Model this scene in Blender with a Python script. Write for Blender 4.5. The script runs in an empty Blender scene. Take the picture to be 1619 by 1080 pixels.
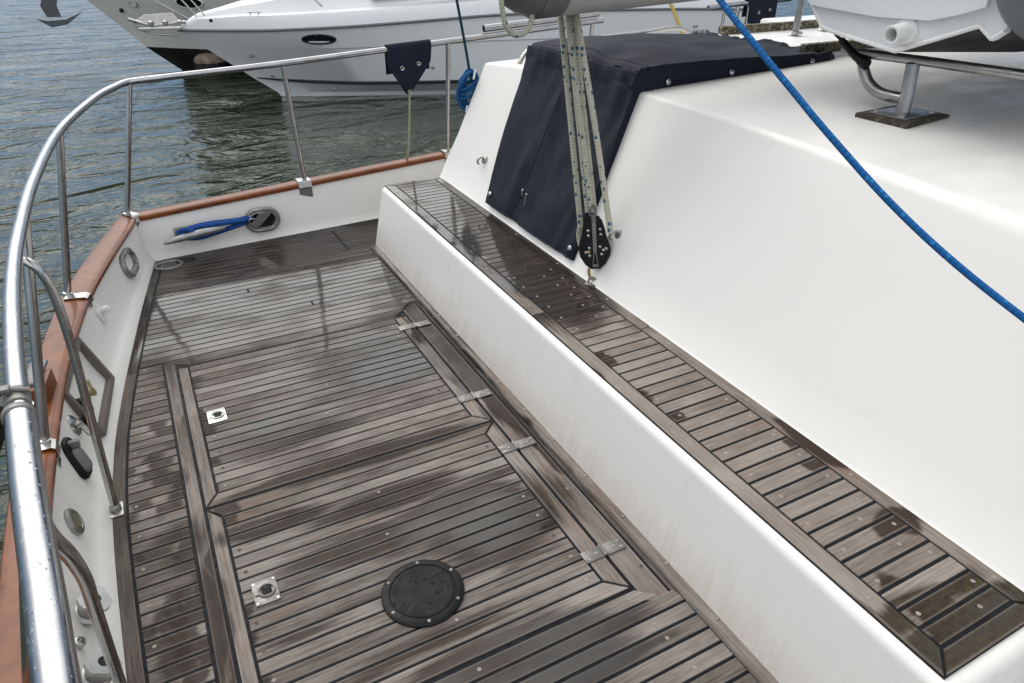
import bpy, bmesh, math, random
from mathutils import Vector, Matrix, noise
random.seed(7)
R = math.radians
S = bpy.context.scene
COL = S.collection

# ------------------------------------------------------------------ camera
cam = bpy.data.objects.new("camera", bpy.data.cameras.new("camera"))
COL.objects.link(cam)
cam.data.sensor_width = 36.0
cam.data.lens = 1104.0 / 1619.0 * 36.0
cam.data.clip_start = 0.05
cam.data.clip_end = 3000
cam.location = (0, 0, 1.75)
cam.rotation_euler = (R(90 - 30.256), 0, R(-27.611))
S.camera = cam

# ------------------------------------------------------------------ world and sun
SUN_EL, SUN_AZ = 50.0, -24.0          # azimuth from +Y towards +X
w = bpy.data.worlds.new("World"); S.world = w; w.use_nodes = True
nt = w.node_tree; nt.nodes.clear()
out = nt.nodes.new("ShaderNodeOutputWorld"); bg = nt.nodes.new("ShaderNodeBackground")
sky = nt.nodes.new("ShaderNodeTexSky"); sky.sky_type = 'NISHITA'; sky.sun_disc = False
sky.sun_elevation = R(SUN_EL); sky.sun_rotation = R(SUN_AZ)
sky.dust_density = 3.0; sky.air_density = 1.0
geo = nt.nodes.new("ShaderNodeTexCoord")
mp = nt.nodes.new("ShaderNodeMapping"); mp.inputs['Scale'].default_value = (1, 1, 2.6)
nz = nt.nodes.new("ShaderNodeTexNoise"); nz.inputs['Scale'].default_value = 2.2
nz.inputs['Detail'].default_value = 7; nz.inputs['Roughness'].default_value = 0.6
rp = nt.nodes.new("ShaderNodeValToRGB")
rp.color_ramp.elements[0].position = 0.36; rp.color_ramp.elements[0].color = (6.2, 6.7, 7.2, 1)
rp.color_ramp.elements[1].position = 0.66; rp.color_ramp.elements[1].color = (11.0, 11.1, 11.0, 1)
mx = nt.nodes.new("ShaderNodeMix"); mx.data_type = 'RGBA'; mx.inputs['Factor'].default_value = 0.84
L = nt.links
sxyz = nt.nodes.new("ShaderNodeSeparateXYZ"); hz = nt.nodes.new("ShaderNodeMapRange"); hz.interpolation_type = 'SMOOTHSTEP'
hz.inputs['From Min'].default_value = 0.08; hz.inputs['From Max'].default_value = 0.30
mh = nt.nodes.new("ShaderNodeMix"); mh.data_type = 'RGBA'; mh.inputs['A'].default_value = (3.0, 5.0, 7.6, 1)
L.new(geo.outputs['Generated'], mp.inputs['Vector']); L.new(mp.outputs[0], nz.inputs['Vector'])
L.new(nz.outputs['Fac'], rp.inputs['Fac'])
L.new(geo.outputs['Generated'], sxyz.inputs[0]); L.new(sxyz.outputs['Z'], hz.inputs['Value']); L.new(hz.outputs['Result'], mh.inputs['Factor']); L.new(rp.outputs[0], mh.inputs['B'])
L.new(sky.outputs[0], mx.inputs['A']); gd = nt.nodes.new("ShaderNodeVectorMath"); gd.operation = 'DOT_PRODUCT'      # thin bright cloud in front of the sun
_ga, _ge = R(-3), R(40); gd.inputs[1].default_value = (math.sin(_ga) * math.cos(_ge), math.cos(_ga) * math.cos(_ge), math.sin(_ge))
gr_ = nt.nodes.new("ShaderNodeMapRange"); gr_.interpolation_type = 'SMOOTHSTEP'; gr_.inputs['From Min'].default_value = 0.66; gr_.inputs['From Max'].default_value = 1.0
gm = nt.nodes.new("ShaderNodeMix"); gm.data_type = 'RGBA'; gm.blend_type = 'ADD'; gm.inputs['B'].default_value = (27, 26.4, 25, 1)
L.new(geo.outputs['Generated'], gd.inputs[0]); L.new(gd.outputs['Value'], gr_.inputs['Value']); hz2 = nt.nodes.new("ShaderNodeMapRange"); hz2.interpolation_type = 'SMOOTHSTEP'; hz2.inputs['From Min'].default_value = 0.12; hz2.inputs['From Max'].default_value = 0.36
gmul = nt.nodes.new("ShaderNodeMath"); gmul.operation = 'MULTIPLY'; L.new(sxyz.outputs['Z'], hz2.inputs['Value'])
L.new(gr_.outputs['Result'], gmul.inputs[0]); L.new(hz2.outputs['Result'], gmul.inputs[1]); L.new(gmul.outputs[0], gm.inputs['Factor'])
fd = nt.nodes.new("ShaderNodeVectorMath"); fd.operation = 'DOT_PRODUCT'; fd.inputs[1].default_value = (-.35, -.72, .6)  # added fill glow in the sky behind the camera, brightens hull sides
fr = nt.nodes.new("ShaderNodeMapRange"); fr.interpolation_type = 'SMOOTHSTEP'; fr.inputs['From Min'].default_value = 0.3; fr.inputs['From Max'].default_value = 1.0
fm = nt.nodes.new("ShaderNodeMix"); fm.data_type = 'RGBA'; fm.blend_type = 'ADD'; fm.inputs['B'].default_value = (6.5, 6.4, 6.2, 1)
L.new(geo.outputs['Generated'], fd.inputs[0]); L.new(fd.outputs['Value'], fr.inputs['Value']); L.new(fr.outputs['Result'], fm.inputs['Factor'])
L.new(mh.outputs['Result'], fm.inputs['A']); L.new(fm.outputs['Result'], gm.inputs['A']); L.new(gm.outputs['Result'], mx.inputs['B'])
L.new(mx.outputs['Result'], bg.inputs['Color']); bg.inputs['Strength'].default_value = 0.10
L.new(bg.outputs[0], out.inputs[0])

sl = bpy.data.lights.new("sun", 'SUN'); sl.energy = 0.75; sl.angle = R(40); sl.color = (1, 0.965, 0.91)
so = bpy.data.objects.new("sun", sl); COL.objects.link(so)
az, el = R(SUN_AZ), R(SUN_EL)
sd = Vector((math.sin(az) * math.cos(el), math.cos(az) * math.cos(el), math.sin(el)))
so.rotation_euler = sd.to_track_quat('Z', 'Y').to_euler(); so.location = (0, 0, 30)

S.view_settings.view_transform = 'Standard'; S.view_settings.look = 'None'
S.view_settings.exposure = -0.10; S.view_settings.gamma = 1.0

# ------------------------------------------------------------------ node helpers
class NT:
    def __init__(s, name):
        s.m = bpy.data.materials.new(name); s.m.use_nodes = True
        s.t = s.m.node_tree; s.b = s.t.nodes["Principled BSDF"]
    def n(s, typ, **kw):
        x = s.t.nodes.new(typ)
        for k, v in kw.items():
            if hasattr(x, k): setattr(x, k, v)
            else: x.inputs[k].default_value = v
        return x
    def l(s, a, b): s.t.links.new(a, b)
    def inp(s, sock, v):
        if isinstance(v, bpy.types.NodeSocket): s.l(v, sock)
        elif v is not None: sock.default_value = v
    def math(s, op, a, b=None, c=None, clamp=False):
        x = s.t.nodes.new("ShaderNodeMath"); x.operation = op; x.use_clamp = clamp
        s.inp(x.inputs[0], a); s.inp(x.inputs[1], b)
        if c is not None: s.inp(x.inputs[2], c)
        return x.outputs[0]
    def vmath(s, op, a, b=None):
        x = s.t.nodes.new("ShaderNodeVectorMath"); x.operation = op
        s.inp(x.inputs[0], a); s.inp(x.inputs[1], b)
        return x.outputs['Value'] if op == 'LENGTH' else x.outputs[0]
    def noise(s, vec, scale, detail=4, rough=0.5, dist=0.0):
        x = s.n("ShaderNodeTexNoise"); x.inputs['Scale'].default_value = scale
        x.inputs['Detail'].default_value = detail; x.inputs['Roughness'].default_value = rough
        x.inputs['Distortion'].default_value = dist
        if vec is not None: s.l(vec, x.inputs['Vector'])
        return x.outputs['Fac']
    def voro(s, vec, scale, feature='F1', rand=1.0):
        x = s.n("ShaderNodeTexVoronoi"); x.feature = feature; x.inputs['Scale'].default_value = scale
        x.inputs['Randomness'].default_value = rand
        if vec is not None: s.l(vec, x.inputs['Vector'])
        return x.outputs['Distance']
    def ramp(s, fac, stops):
        x = s.n("ShaderNodeValToRGB"); e = x.color_ramp.elements
        while len(e) < len(stops): e.new(0.5)
        for i, (p, c) in enumerate(stops):
            e[i].position = p; e[i].color = (*c, 1) if len(c) == 3 else c
        s.l(fac, x.inputs['Fac']); return x.outputs['Color']
    def map(s, v, a, b, c=0.0, d=1.0, smooth=False):
        x = s.n("ShaderNodeMapRange"); x.clamp = True
        if smooth: x.interpolation_type = 'SMOOTHSTEP'
        s.l(v, x.inputs['Value'])
        for k, q in zip(('From Min', 'From Max', 'To Min', 'To Max'), (a, b, c, d)): s.inp(x.inputs[k], q)
        return x.outputs['Result']
    def mix(s, f, a, b, mode='MIX'):
        x = s.n("ShaderNodeMix"); x.data_type = 'RGBA'; x.blend_type = mode
        s.inp(x.inputs['Factor'], f)
        for k, v in (('A', a), ('B', b)):
            if isinstance(v, tuple) and len(v) == 3: v = (*v, 1)
            s.inp(x.inputs[k], v)
        return x.outputs['Result']
    def fmix(s, f, a, b):
        x = s.n("ShaderNodeMix"); x.data_type = 'FLOAT'
        s.inp(x.inputs['Factor'], f); s.inp(x.inputs['A'], a); s.inp(x.inputs['B'], b)
        return x.outputs['Result']
    def pos(s): return s.n("ShaderNodeNewGeometry").outputs['Position']
    def obj(s): return s.n("ShaderNodeTexCoord").outputs['Object']
    def uv(s, name):
        x = s.n("ShaderNodeUVMap"); x.uv_map = name; return x.outputs[0]
    def scale(s, vec, v):
        x = s.n("ShaderNodeMapping"); s.l(vec, x.inputs['Vector']); x.inputs['Scale'].default_value = v
        return x.outputs[0]
    def bump(s, h, strength, dist=0.01, normal=None):
        x = s.n("ShaderNodeBump"); x.inputs['Strength'].default_value = strength
        x.inputs['Distance'].default_value = dist; s.l(h, x.inputs['Height'])
        if normal is not None: s.l(normal, x.inputs['Normal'])
        return x.outputs[0]
    def set(s, **kw):
        for k, v in kw.items():
            k = k.replace('_', ' ')
            sock = s.b.inputs[k]
            if isinstance(v, tuple) and len(v) == 3 and sock.type == 'RGBA': v = (*v, 1)
            s.inp(sock, v)
        return s.m

# ------------------------------------------------------------------ materials
def m_gelcoat(name, base, dirt=(0.50, 0.44, 0.38), amount=0.25, rough=0.28, coat=0.0, wet=False, foot=False):
    n = NT(name); p = n.pos()
    st = n.noise(n.scale(p, (6, 6, 0.9)), 3.0, 6, 0.62)
    bl = n.noise(p, 1.6, 2, 0.4)
    f = n.math('MULTIPLY', n.map(st, 0.45, 0.85), n.map(bl, 0.35, 0.75))
    f = n.math('MULTIPLY', f, amount)
    spk = n.voro(p, 26.0); sp = n.math('MULTIPLY', n.map(spk, 0.05, 0.02), n.map(n.noise(p, 5.0), 0.56, 0.62))
    c = n.mix(f, base, dirt); c = n.mix(n.math('MULTIPLY', sp, 0.35), c, (0.25, 0.22, 0.19))
    r = n.map(n.noise(p, 9.0, 5), 0.3, 0.7, rough * 0.8, rough * 1.5)
    if wet: r = n.fmix(n.map(n.noise(n.scale(p, (1.2, 2.2, 2.0)), 1.6, 3, 0.5), 0.42, 0.72), r, 0.24)
    if wet:
        ln_ = n.math('MULTIPLY', n.map(n.noise(n.scale(p, (2.4, 9, 2)), 2.0, 6, 0.7), 0.60, 0.74), n.map(n.noise(p, 0.9, 2), 0.5, 0.62)); c = n.mix(n.math('MULTIPLY', ln_, 0.16), c, (0.36, 0.33, 0.29))
    if foot:                                             # grime and drips above the moulding
        sz = n.n("ShaderNodeSeparateXYZ"); n.l(p, sz.inputs[0])
        ht = n.math('ADD', sz.outputs[2], n.math('MULTIPLY', n.math('SUBTRACT', n.noise(n.scale(p, (1, 14, 1.5)), 2.0, 5, 0.65), 0.5), 0.26))
        c = n.mix(n.map(ht, 0.16, 0.0, 0.0, 0.42), c, (0.50, 0.40, 0.32))
        dr = n.math('MULTIPLY', n.map(n.noise(n.scale(p, (1, 30, 0.7)), 2.0, 3), 0.62, 0.75), 0.18); c = n.mix(dr, c, (0.45, 0.42, 0.38))
    b = n.bump(n.noise(p, 2.2, 2), 0.03, 0.02)
    return n.set(Base_Color=c, Roughness=r, Normal=b, Coat_Weight=coat)

def m_plain(name, base, rough=0.5, metal=0.0, var=0.12, scale=20.0, bump=0.0):
    n = NT(name); p = n.obj()
    d = n.noise(p, scale, 5, 0.6)
    dark = tuple(c * (1 - var * 1.6) for c in base); lite = tuple(min(1, c * (1 + var)) for c in base)
    c = n.ramp(d, [(0.3, dark), (0.7, lite)])
    r = n.map(n.noise(p, scale * 0.7, 3), 0.3, 0.7, rough * 0.8, min(1, rough * 1.25))
    kw = dict(Base_Color=c, Roughness=r, Metallic=metal)
    if bump: kw['Normal'] = n.bump(n.noise(p, scale * 3, 4), bump, 0.005)
    return n.set(**kw)

def m_steel(name, base=(0.52, 0.51, 0.495), rough=0.18, drops=False):
    n = NT(name); p = n.pos()
    nz = n.noise(p, 14, 5, 0.6)
    c = n.ramp(nz, [(0.3, tuple(x * 0.8 for x in base)), (0.65, base)])
    r = n.map(n.noise(p, 30, 4), 0.3, 0.75, rough * 0.7, rough * 1.7)
    kw = dict(Base_Color=c, Roughness=r, Metallic=1.0)
    if drops:
        q = n.vmath('ADD', p, n.vmath('MULTIPLY', n.n("ShaderNodeTexNoise", Scale=60.0).outputs['Color'], (0.006, 0.006, 0.006)))
        v = n.voro(q, 75.0)
        h = n.map(v, 0.26, 0.05, 0, 1, True)
        keep = n.map(n.noise(p, 45, 2), 0.53, 0.60)
        h = n.math('MULTIPLY', h, keep)
        v2 = n.math('MULTIPLY', n.map(n.voro(q, 170.0), 0.22, 0.05, 0, 0.5, True), n.map(n.noise(p, 30, 2), 0.5, 0.58))
        h = n.math('MAXIMUM', h, v2)
        kw['Normal'] = n.bump(h, 0.5, 0.0018)
        kw['Base_Color'] = n.mix(n.math('MULTIPLY', h, 0.30), c, (0.36, 0.36, 0.37))
    return n.set(**kw)

# wet patches on the teak: centre x, centre y, half length x, half length y, strength
SOAK = [(0.62, 1.06, 0.42, 0.17, 1.6), (0.35, 0.80, 0.30, 0.12, 1.0), (0.78, 1.62, 0.34, 0.26, 1.3), (0.40, 1.70, 0.34, 0.10, .8), (0.08, 1.94, 0.24, 0.06, 1.0),
        (0.45, 2.13, 0.58, 0.06, 1.6), (0.50, 1.87, 0.34, 0.07, .9), (1.085, 2.75, 0.075, 0.86, 2.0), (1.115, 1.95, 0.035, 0.42, 1.4), (0.72, 2.75, 0.42, 0.36, .75), (0.25, 2.45, 0.30, 0.20, .6),
        (-0.27, 2.36, 0.05, 0.25, 1.2), (-0.22, 1.62, 0.06, 0.30, 1.1), (-0.30, 1.50, 0.06, 0.26, 1.0), (-0.26, 1.98, 0.09, 0.14, .8), (-0.25, 1.25, .1, .2, .9), (0.4, 3.20, 0.75, 0.06, 1.6),
        (0.65, 3.08, 0.40, 0.08, 1.0), (0.6, 4.42, 1.5, 0.36, 2.0), (1.04, 3.62, 0.15, 0.48, 1.2), (-0.14, 1.9, 0.05, 1.6, 1.4), (0.35, 3.75, 0.95, 0.55, .9), (-0.18, 3.5, 0.16, 0.5, .9), (0.42, 1.25, 0.40, 0.05, .6), (0.15, 1.45, 0.16, 0.05, .5),
        (1.43, 3.15, 0.30, 1.22, 3.0), (1.43, 0.415, 0.30, 0.090, 2.4), (1.52, 0.730, 0.085, 0.060, 2.0), (1.262, 0.50, 0.055, 0.15, 2.0), (1.59, 1.08, 0.05, 0.16, 2.0),
        (1.262, 1.65, 0.030, 0.75, 1.2), (1.62, 3.1, 0.08, 1.3, 1.2), (1.40, 0.53, .16, .05, 1.0)]
FILM = [(0.45, 3.95, 1.15, 0.90, 2.2), (0.62, 2.85, 0.55, 0.42, 1.2), (1.45, 3.20, 0.34, 1.28, 4.0), (0.68, 1.06, 0.45, 0.18, 1.2),
        (0.75, 1.62, 0.30, 0.24, 1.0), (1.09, 2.7, 0.1, 0.7, 1.2), (0.25, 2.55, .4, .25, .6), (1.43, 0.43, .28, .07, .5)]

def blob_max(n, vec, blobs):
    cur = None
    for (cx, cy, rx, ry, s) in blobs:
        d = n.vmath('SUBTRACT', vec, (cx, cy, 0)); d = n.vmath('MULTIPLY', d, (1 / rx, 1 / ry, 0))
        v = n.math('MULTIPLY_ADD', n.vmath('LENGTH', d), -s, s)
        cur = v if cur is None else n.math('MAXIMUM', cur, v)
    return cur

def m_teak(name, lite=(0.275, 0.245, 0.222), mid=(0.142, 0.121, 0.107), dark=(0.052, 0.041, 0.034), wet=True, algae=False):
    n = NT(name); g = n.uv('grain'); e = n.uv('edge'); p = n.pos()
    a = n.n("ShaderNodeAttribute"); a.attribute_name = 'rnd'; rnd = a.outputs['Fac']
    gr = n.noise(n.scale(g, (5, 130, 1)), 1.0, 7, 0.62)
    gr2 = n.noise(n.scale(g, (14, 420, 1)), 1.0, 4, 0.6)
    bl = n.noise(g, 4.5, 5, 0.6); big = n.noise(p, 1.7, 3, 0.5)
    t = n.math('MULTIPLY_ADD', gr, 0.66, n.math('MULTIPLY', bl, 0.45))
    t = n.math('ADD', t, 0.045); t = n.math('ADD', t, n.math('MULTIPLY', n.math('SUBTRACT', rnd, 0.5), 0.22))
    t = n.math('ADD', t, n.math('MULTIPLY', n.math('SUBTRACT', gr2, 0.5), 0.42))
    t = n.math('ADD', t, n.math('MULTIPLY', n.math('SUBTRACT', big, 0.5), 0.35))
    c = n.ramp(t, [(0.36, dark), (0.56, mid), (0.80, lite)])
    # warm unbleached streaks
    warm = n.math('MULTIPLY', n.map(n.noise(n.scale(g, (2.2, 26, 1)), 1.0, 3), 0.52, 0.68), n.map(n.noise(p, 3.1, 2), 0.45, 0.65))
    c = n.mix(n.math('MULTIPLY', warm, 0.65), c, (0.19, 0.12, 0.085))
    # dark cracks and stains
    cr = n.map(n.noise(n.scale(g, (3.5, 210, 1)), 1.0, 3, 0.5), 0.68, 0.76)
    c = n.mix(n.math('MULTIPLY', cr, 0.6), c, (0.05, 0.042, 0.036))
    sep = n.n("ShaderNodeSeparateXYZ"); n.l(e, sep.inputs[0])
    ed = n.math('ABSOLUTE', n.math('SUBTRACT', sep.outputs[1], 0.5))
    bleach = n.map(ed, 0.36, 0.48)
    rough = n.map(gr, 0.3, 0.7, 0.78, 0.6)
    gh = n.math('ADD', n.math('MULTIPLY', gr, 1.0), n.math('MULTIPLY', gr2, 0.6))
    coat = 0.0
    if wet:
        wob = n.math('MULTIPLY', n.math('SUBTRACT', n.noise(p, 5.0, 2, 0.4), 0.5), 0.10)
        wob2 = n.math('MULTIPLY', n.math('SUBTRACT', n.noise(n.scale(g, (3.2, 46, 1)), 1.0, 5, 0.6), 0.5), 0.9)
        cv = n.n("ShaderNodeCombineXYZ")
        n.l(n.math('ADD', n.math('MULTIPLY', n.math('SUBTRACT', rnd, 0.5), 0.20), wob), cv.inputs[0])
        n.l(n.math('MULTIPLY', wob, 0.25), cv.inputs[1])
        q = n.vmath('ADD', p, cv.outputs[0]); q = n.vmath('MULTIPLY', q, (1, 1, 0))
        sk = blob_max(n, q, SOAK); sk = n.math('ADD', sk, n.math('MULTIPLY', wob2, 1.0))
        fl = blob_max(n, q, FILM); fl = n.math('ADD', fl, n.math('MULTIPLY', wob2, 0.8))
        soak = n.map(sk, -0.10, 0.40, 0, 1, True); film = n.math('MULTIPLY', n.map(fl, 0.0, 0.5, 0, 1, True), n.map(n.noise(n.scale(p, (1.0, 1.8, 1)), 3.0, 3, 0.5), 0.34, 0.56, 0.45, 1.0, True))
        soak = n.math('MULTIPLY', soak, n.map(bleach, 0, 1, 1.0, 0.55))
        wetc = n.mix(1.0, c, (0.135, 0.092, 0.07), 'MULTIPLY')
        if algae:
            al = n.math('MULTIPLY', n.map(n.noise(p, 60, 4, 0.7), 0.45, 0.62), blob_max(n, q, [(1.43, 0.45, 0.27, 0.14, 2.2)]), clamp=True)
            wetc = n.mix(al, wetc, (0.045, 0.040, 0.016))
        c = n.mix(n.math('MULTIPLY', bleach, 0.10), c, (0.5, 0.48, 0.45))
        c = n.mix(n.math('MULTIPLY', soak, 0.92), c, wetc)
        c = n.mix(n.math('MULTIPLY', film, 0.75), c, n.mix(1.0, c, (0.22, 0.185, 0.165), 'MULTIPLY'))
        rough = n.fmix(n.math('MULTIPLY', soak, 0.7), rough, 0.45)
        cw = n.math('MAXIMUM', n.math('MULTIPLY', film, 0.95), n.math('MULTIPLY', soak, 0.10))
        n.set(Coat_Weight=cw, Coat_Roughness=n.map(n.noise(n.scale(g, (8, 60, 1)), 1.0, 3), 0.35, 0.65, 0.03, 0.11), Coat_IOR=1.48,
              Coat_Normal=n.bump(n.noise(n.scale(g, (7, 40, 1)), 1.0, 3), 0.07, 0.004))
    return n.set(Base_Color=c, Roughness=rough, Normal=n.bump(gh, 0.32, 0.004), Specular_IOR_Level=n.fmix(soak, 0.2, 0.08) if wet else 0.2)

def m_varnish(name):
    n = NT(name); p = n.pos()
    g = n.noise(n.scale(p, (9, 9, 40)), 2.0, 6, 0.65); b = n.noise(p, 6, 4)
    t = n.math('ADD', n.math('MULTIPLY', g, 0.6), n.math('MULTIPLY', b, 0.45))
    c = n.ramp(t, [(0.35, (0.085, 0.022, 0.006)), (0.55, (0.165, 0.046, 0.012)), (0.75, (0.24, 0.072, 0.020))])
    dr = n.map(n.voro(p, 110.0), 0.34, 0.08, 0, 1, True)
    dr = n.math('MULTIPLY', dr, n.map(n.noise(p, 30, 2), 0.52, 0.6))
    return n.set(Base_Color=c, Roughness=0.42, Coat_Weight=0.3, Coat_Roughness=0.12, Specular_IOR_Level=0.15, Normal=n.bump(n.math('ADD', dr, n.math('MULTIPLY', g, 0.2)), 0.35, 0.003))

def m_canvas(name, base=(0.0075, 0.010, 0.020)):
    n = NT(name); p = n.pos()
    f = n.noise(p, 7, 6, 0.65); d = n.noise(p, 40, 4, 0.6)
    c = n.ramp(n.math('ADD', n.math('MULTIPLY', f, 0.7), n.math('MULTIPLY', d, 0.3)), [(0.3, tuple(x * 0.75 for x in base)), (0.75, tuple(x * 1.7 for x in base))])
    h = n.math('ADD', n.noise(p, 900, 2), n.math('MULTIPLY', n.noise(n.scale(p, (5, 5, 1.6)), 3.0, 5), 6.0))
    return n.set(Base_Color=c, Roughness=0.72, Normal=n.bump(h, 0.22, 0.006), Specular_IOR_Level=0.22)

def m_rope(name, base, fleck, freq=26.0, thr=0.30, dirt=(0.3, 0.28, 0.18), twist=1.0):
    n = NT(name); u = n.uv('grain'); p = n.pos()
    sep = n.n("ShaderNodeSeparateXYZ"); n.l(u, sep.inputs[0])
    U, V = sep.outputs[0], sep.outputs[1]
    a = n.math('ADD', n.math('MULTIPLY', U, 220.0), n.math('MULTIPLY', V, 6.2832 * 4))
    b = n.math('SUBTRACT', n.math('MULTIPLY', U, 220.0), n.math('MULTIPLY', V, 6.2832 * 4))
    wv = n.math('MULTIPLY', n.math('SINE', a), n.math('SINE', b))
    cv = n.n("ShaderNodeCombineXYZ"); n.l(n.math('MULTIPLY', U, freq), cv.inputs[0]); n.l(n.math('MULTIPLY', V, 3.0), cv.inputs[1])
    fk = n.map(n.voro(cv.outputs[0], 1.0, rand=0.55), thr, thr - 0.06)
    c = n.mix(n.math('MULTIPLY', n.noise(p, 30, 4), 0.6), base, dirt)
    c = n.mix(fk, c, fleck)
    c = n.mix(n.map(wv, -1, 0.2, 0.35, 0.0), c, tuple(x * 0.35 for x in base))
    return n.set(Base_Color=c, Roughness=0.75, Normal=n.bump(wv, 0.5, 0.002), Specular_IOR_Level=0.25)

def m_water(name):
    n = NT(name); p = n.pos()
    rot = n.n("ShaderNodeMapping"); n.l(p, rot.inputs['Vector']); rot.inputs['Rotation'].default_value = (0, 0, R(22)); rot.inputs['Scale'].default_value = (0.62, 1.25, 1)
    d = n.noise(rot.outputs[0], 0.55, 3, 0.5)
    big = n.noise(rot.outputs[0], 0.95, 4, 0.52, 0.9)
    mid = n.noise(n.scale(p, (0.9, 1.3, 1)), 4.0, 4, 0.6, 0.4)
    fine = n.noise(n.scale(p, (1, 1.25, 1)), 12.0, 3, 0.55)
    near = n.map(d, 0.35, 0.65, 0.5, 1.2)
    h = n.math('ADD', n.math('MULTIPLY', big, 2.9), n.math('MULTIPLY', n.math('MULTIPLY', mid, near), 0.45))
    h = n.math('ADD', h, n.math('MULTIPLY', n.math('MULTIPLY', fine, near), 0.095))
    return n.set(Base_Color=(0.020, 0.031, 0.016), Roughness=0.03, IOR=1.333, Normal=n.bump(h, 1.0, 0.20))

M = {}
M['gel'] = m_gelcoat('gelcoat_white', (0.80, 0.795, 0.775), amount=0.22)
M['gel_box'] = m_gelcoat('gelcoat_box', (0.79, 0.775, 0.75), dirt=(0.55, 0.44, 0.36), amount=0.3, foot=True)
M['gel_house'] = m_gelcoat('gelcoat_house', (0.775, 0.755, 0.725), amount=0.09, rough=0.42, wet=True)
M['gel_bulwark'] = m_gelcoat('gelcoat_bulwark', (0.78, 0.765, 0.735), dirt=(0.60, 0.53, 0.45), amount=0.4, rough=0.36)
M['teak'] = m_teak('weathered_teak')
M['teak_border'] = m_teak('weathered_teak_border', lite=(0.29, 0.254, 0.23), mid=(0.165, 0.138, 0.121), dark=(0.07, 0.056, 0.047))
M['teak_margin'] = m_teak('weathered_teak_margin', lite=(0.17, 0.148, 0.132), mid=(0.10, 0.082, 0.071), dark=(0.05, 0.04, 0.034))
M['teak_bench'] = m_teak('bench_teak', lite=(0.30, 0.262, 0.232), mid=(0.195, 0.163, 0.140), dark=(0.10, 0.078, 0.063), algae=True)
M['bung'] = m_plain('teak_bung', (0.27, 0.24, 0.215), 0.7)
M['bung_dark'] = m_plain('dark_bung', (0.07, 0.055, 0.045), 0.7)
M['caulk'] = m_plain('black_caulk', (0.011, 0.012, 0.015), 0.6, var=0.3, scale=60)
M['caulk'].node_tree.nodes['Principled BSDF'].inputs['Specular IOR Level'].default_value = .12
M['gap'] = m_plain('dark_gap', (0.006, 0.006, 0.007), 0.8)
M['varnish'] = m_varnish('varnished_teak')
M['steel'] = m_steel('stainless_steel')
M['steel_wet'] = m_steel('wet_stainless_steel', (0.45, 0.455, 0.47), 0.16, drops=True)
M['steel_dull'] = m_steel('dull_steel', (0.42, 0.41, 0.40), 0.34)
M['hinge'] = m_steel('hinge_metal', (0.27, 0.26, 0.25), 0.52)
M['bronze'] = m_steel('cast_grey_metal', (0.33, 0.325, 0.32), 0.42)
M['zinc'] = m_plain('galvanised_cleat', (0.36, 0.36, 0.36), 0.38, 0.75, 0.15)
M['zinc_dark'] = m_plain('dark_anchor', (0.10, 0.11, 0.12), 0.5, 0.3)
M['inlet_face'] = m_plain('worn_inlet_face', (0.16, 0.15, 0.10), 0.6, 0.2, 0.4)
M['brass'] = m_steel('brass', (0.45, 0.36, 0.17), 0.35)
M['black_plastic'] = m_plain('black_plastic', (0.009, 0.009, 0.010), 0.45, var=0.4)
M['black_plastic'].node_tree.nodes['Principled BSDF'].inputs['Specular IOR Level'].default_value = .2
M['white_plastic'] = m_plain('white_plastic', (0.76, 0.76, 0.75), 0.35, var=0.04)
M['grey_plastic'] = m_plain('grey_plastic', (0.17, 0.17, 0.18), 0.5)
M['canvas'] = m_canvas('navy_canvas')
M['canvas_flap'] = m_canvas('dark_navy_vinyl', (0.008, 0.011, 0.024))
M['rope_blue'] = m_rope('blue_rope', (0.008, 0.13, 0.39), (0.02, 0.21, 0.52), 44, 0.3, dirt=(0.006, 0.075, 0.24))
M['rope_royal'] = m_rope('royal_blue_rope', (0.012, 0.075, 0.30), (0.015, 0.10, 0.38), 60, 0.2, dirt=(0.008, 0.04, 0.16))
M['rope_teal'] = m_rope('dark_teal_rope', (0.010, 0.045, 0.07), (0.02, 0.09, 0.13), 60, 0.2, dirt=(0.008, 0.025, 0.04))
M['rope_coil'] = m_rope('coiled_blue_rope', (0.010, 0.095, 0.26), (0.02, 0.17, 0.36), 60, 0.24, dirt=(0.008, 0.05, 0.14))
M['rope_sheet'] = m_rope('flecked_sheet_rope', (0.52, 0.52, 0.43), (0.025, 0.09, 0.17), 34, 0.31, dirt=(0.26, 0.25, 0.16))
M['rope_cream'] = m_rope('cream_rope', (0.42, 0.40, 0.24), (0.5, 0.48, 0.34), 60, 0.2)
M['rope_yellow'] = m_rope('yellow_rope', (0.55, 0.37, 0.05), (0.4, 0.3, 0.08), 60, 0.2)
M['white_end'] = m_plain('rope_whipping', (0.75, 0.78, 0.8), 0.5)
M['boom'] = m_plain('painted_boom', (0.36, 0.355, 0.345), 0.4, var=0.06, scale=4)
M['boom_end'] = m_plain('boom_end', (0.115, 0.12, 0.13), 0.5, var=0.1, scale=6)
M['dinghy_white'] = m_gelcoat('dinghy_white', (0.72, 0.73, 0.75), amount=0.2, rough=0.4)
M['dinghy_grey'] = m_plain('hypalon_grey', (0.13, 0.145, 0.16), 0.55, var=0.1, scale=5)
M['dark_bottom'] = m_plain('dark_bottom', (0.030, 0.027, 0.025), 0.6, var=0.5, scale=9)
M['lichen'] = None
M['hull_white'] = m_gelcoat('motorboat_white', (0.80, 0.81, 0.82), amount=0.12, rough=0.18)
M['hull_grey'] = m_gelcoat('cruiser_beige', (0.72, 0.71, 0.68), amount=0.1, rough=0.25)
M['stripe'] = m_plain('dark_stripe', (0.012, 0.014, 0.022), 0.3)
M['glass_dark'] = m_plain('dark_glass', (0.008, 0.009, 0.010), 0.08)
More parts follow.
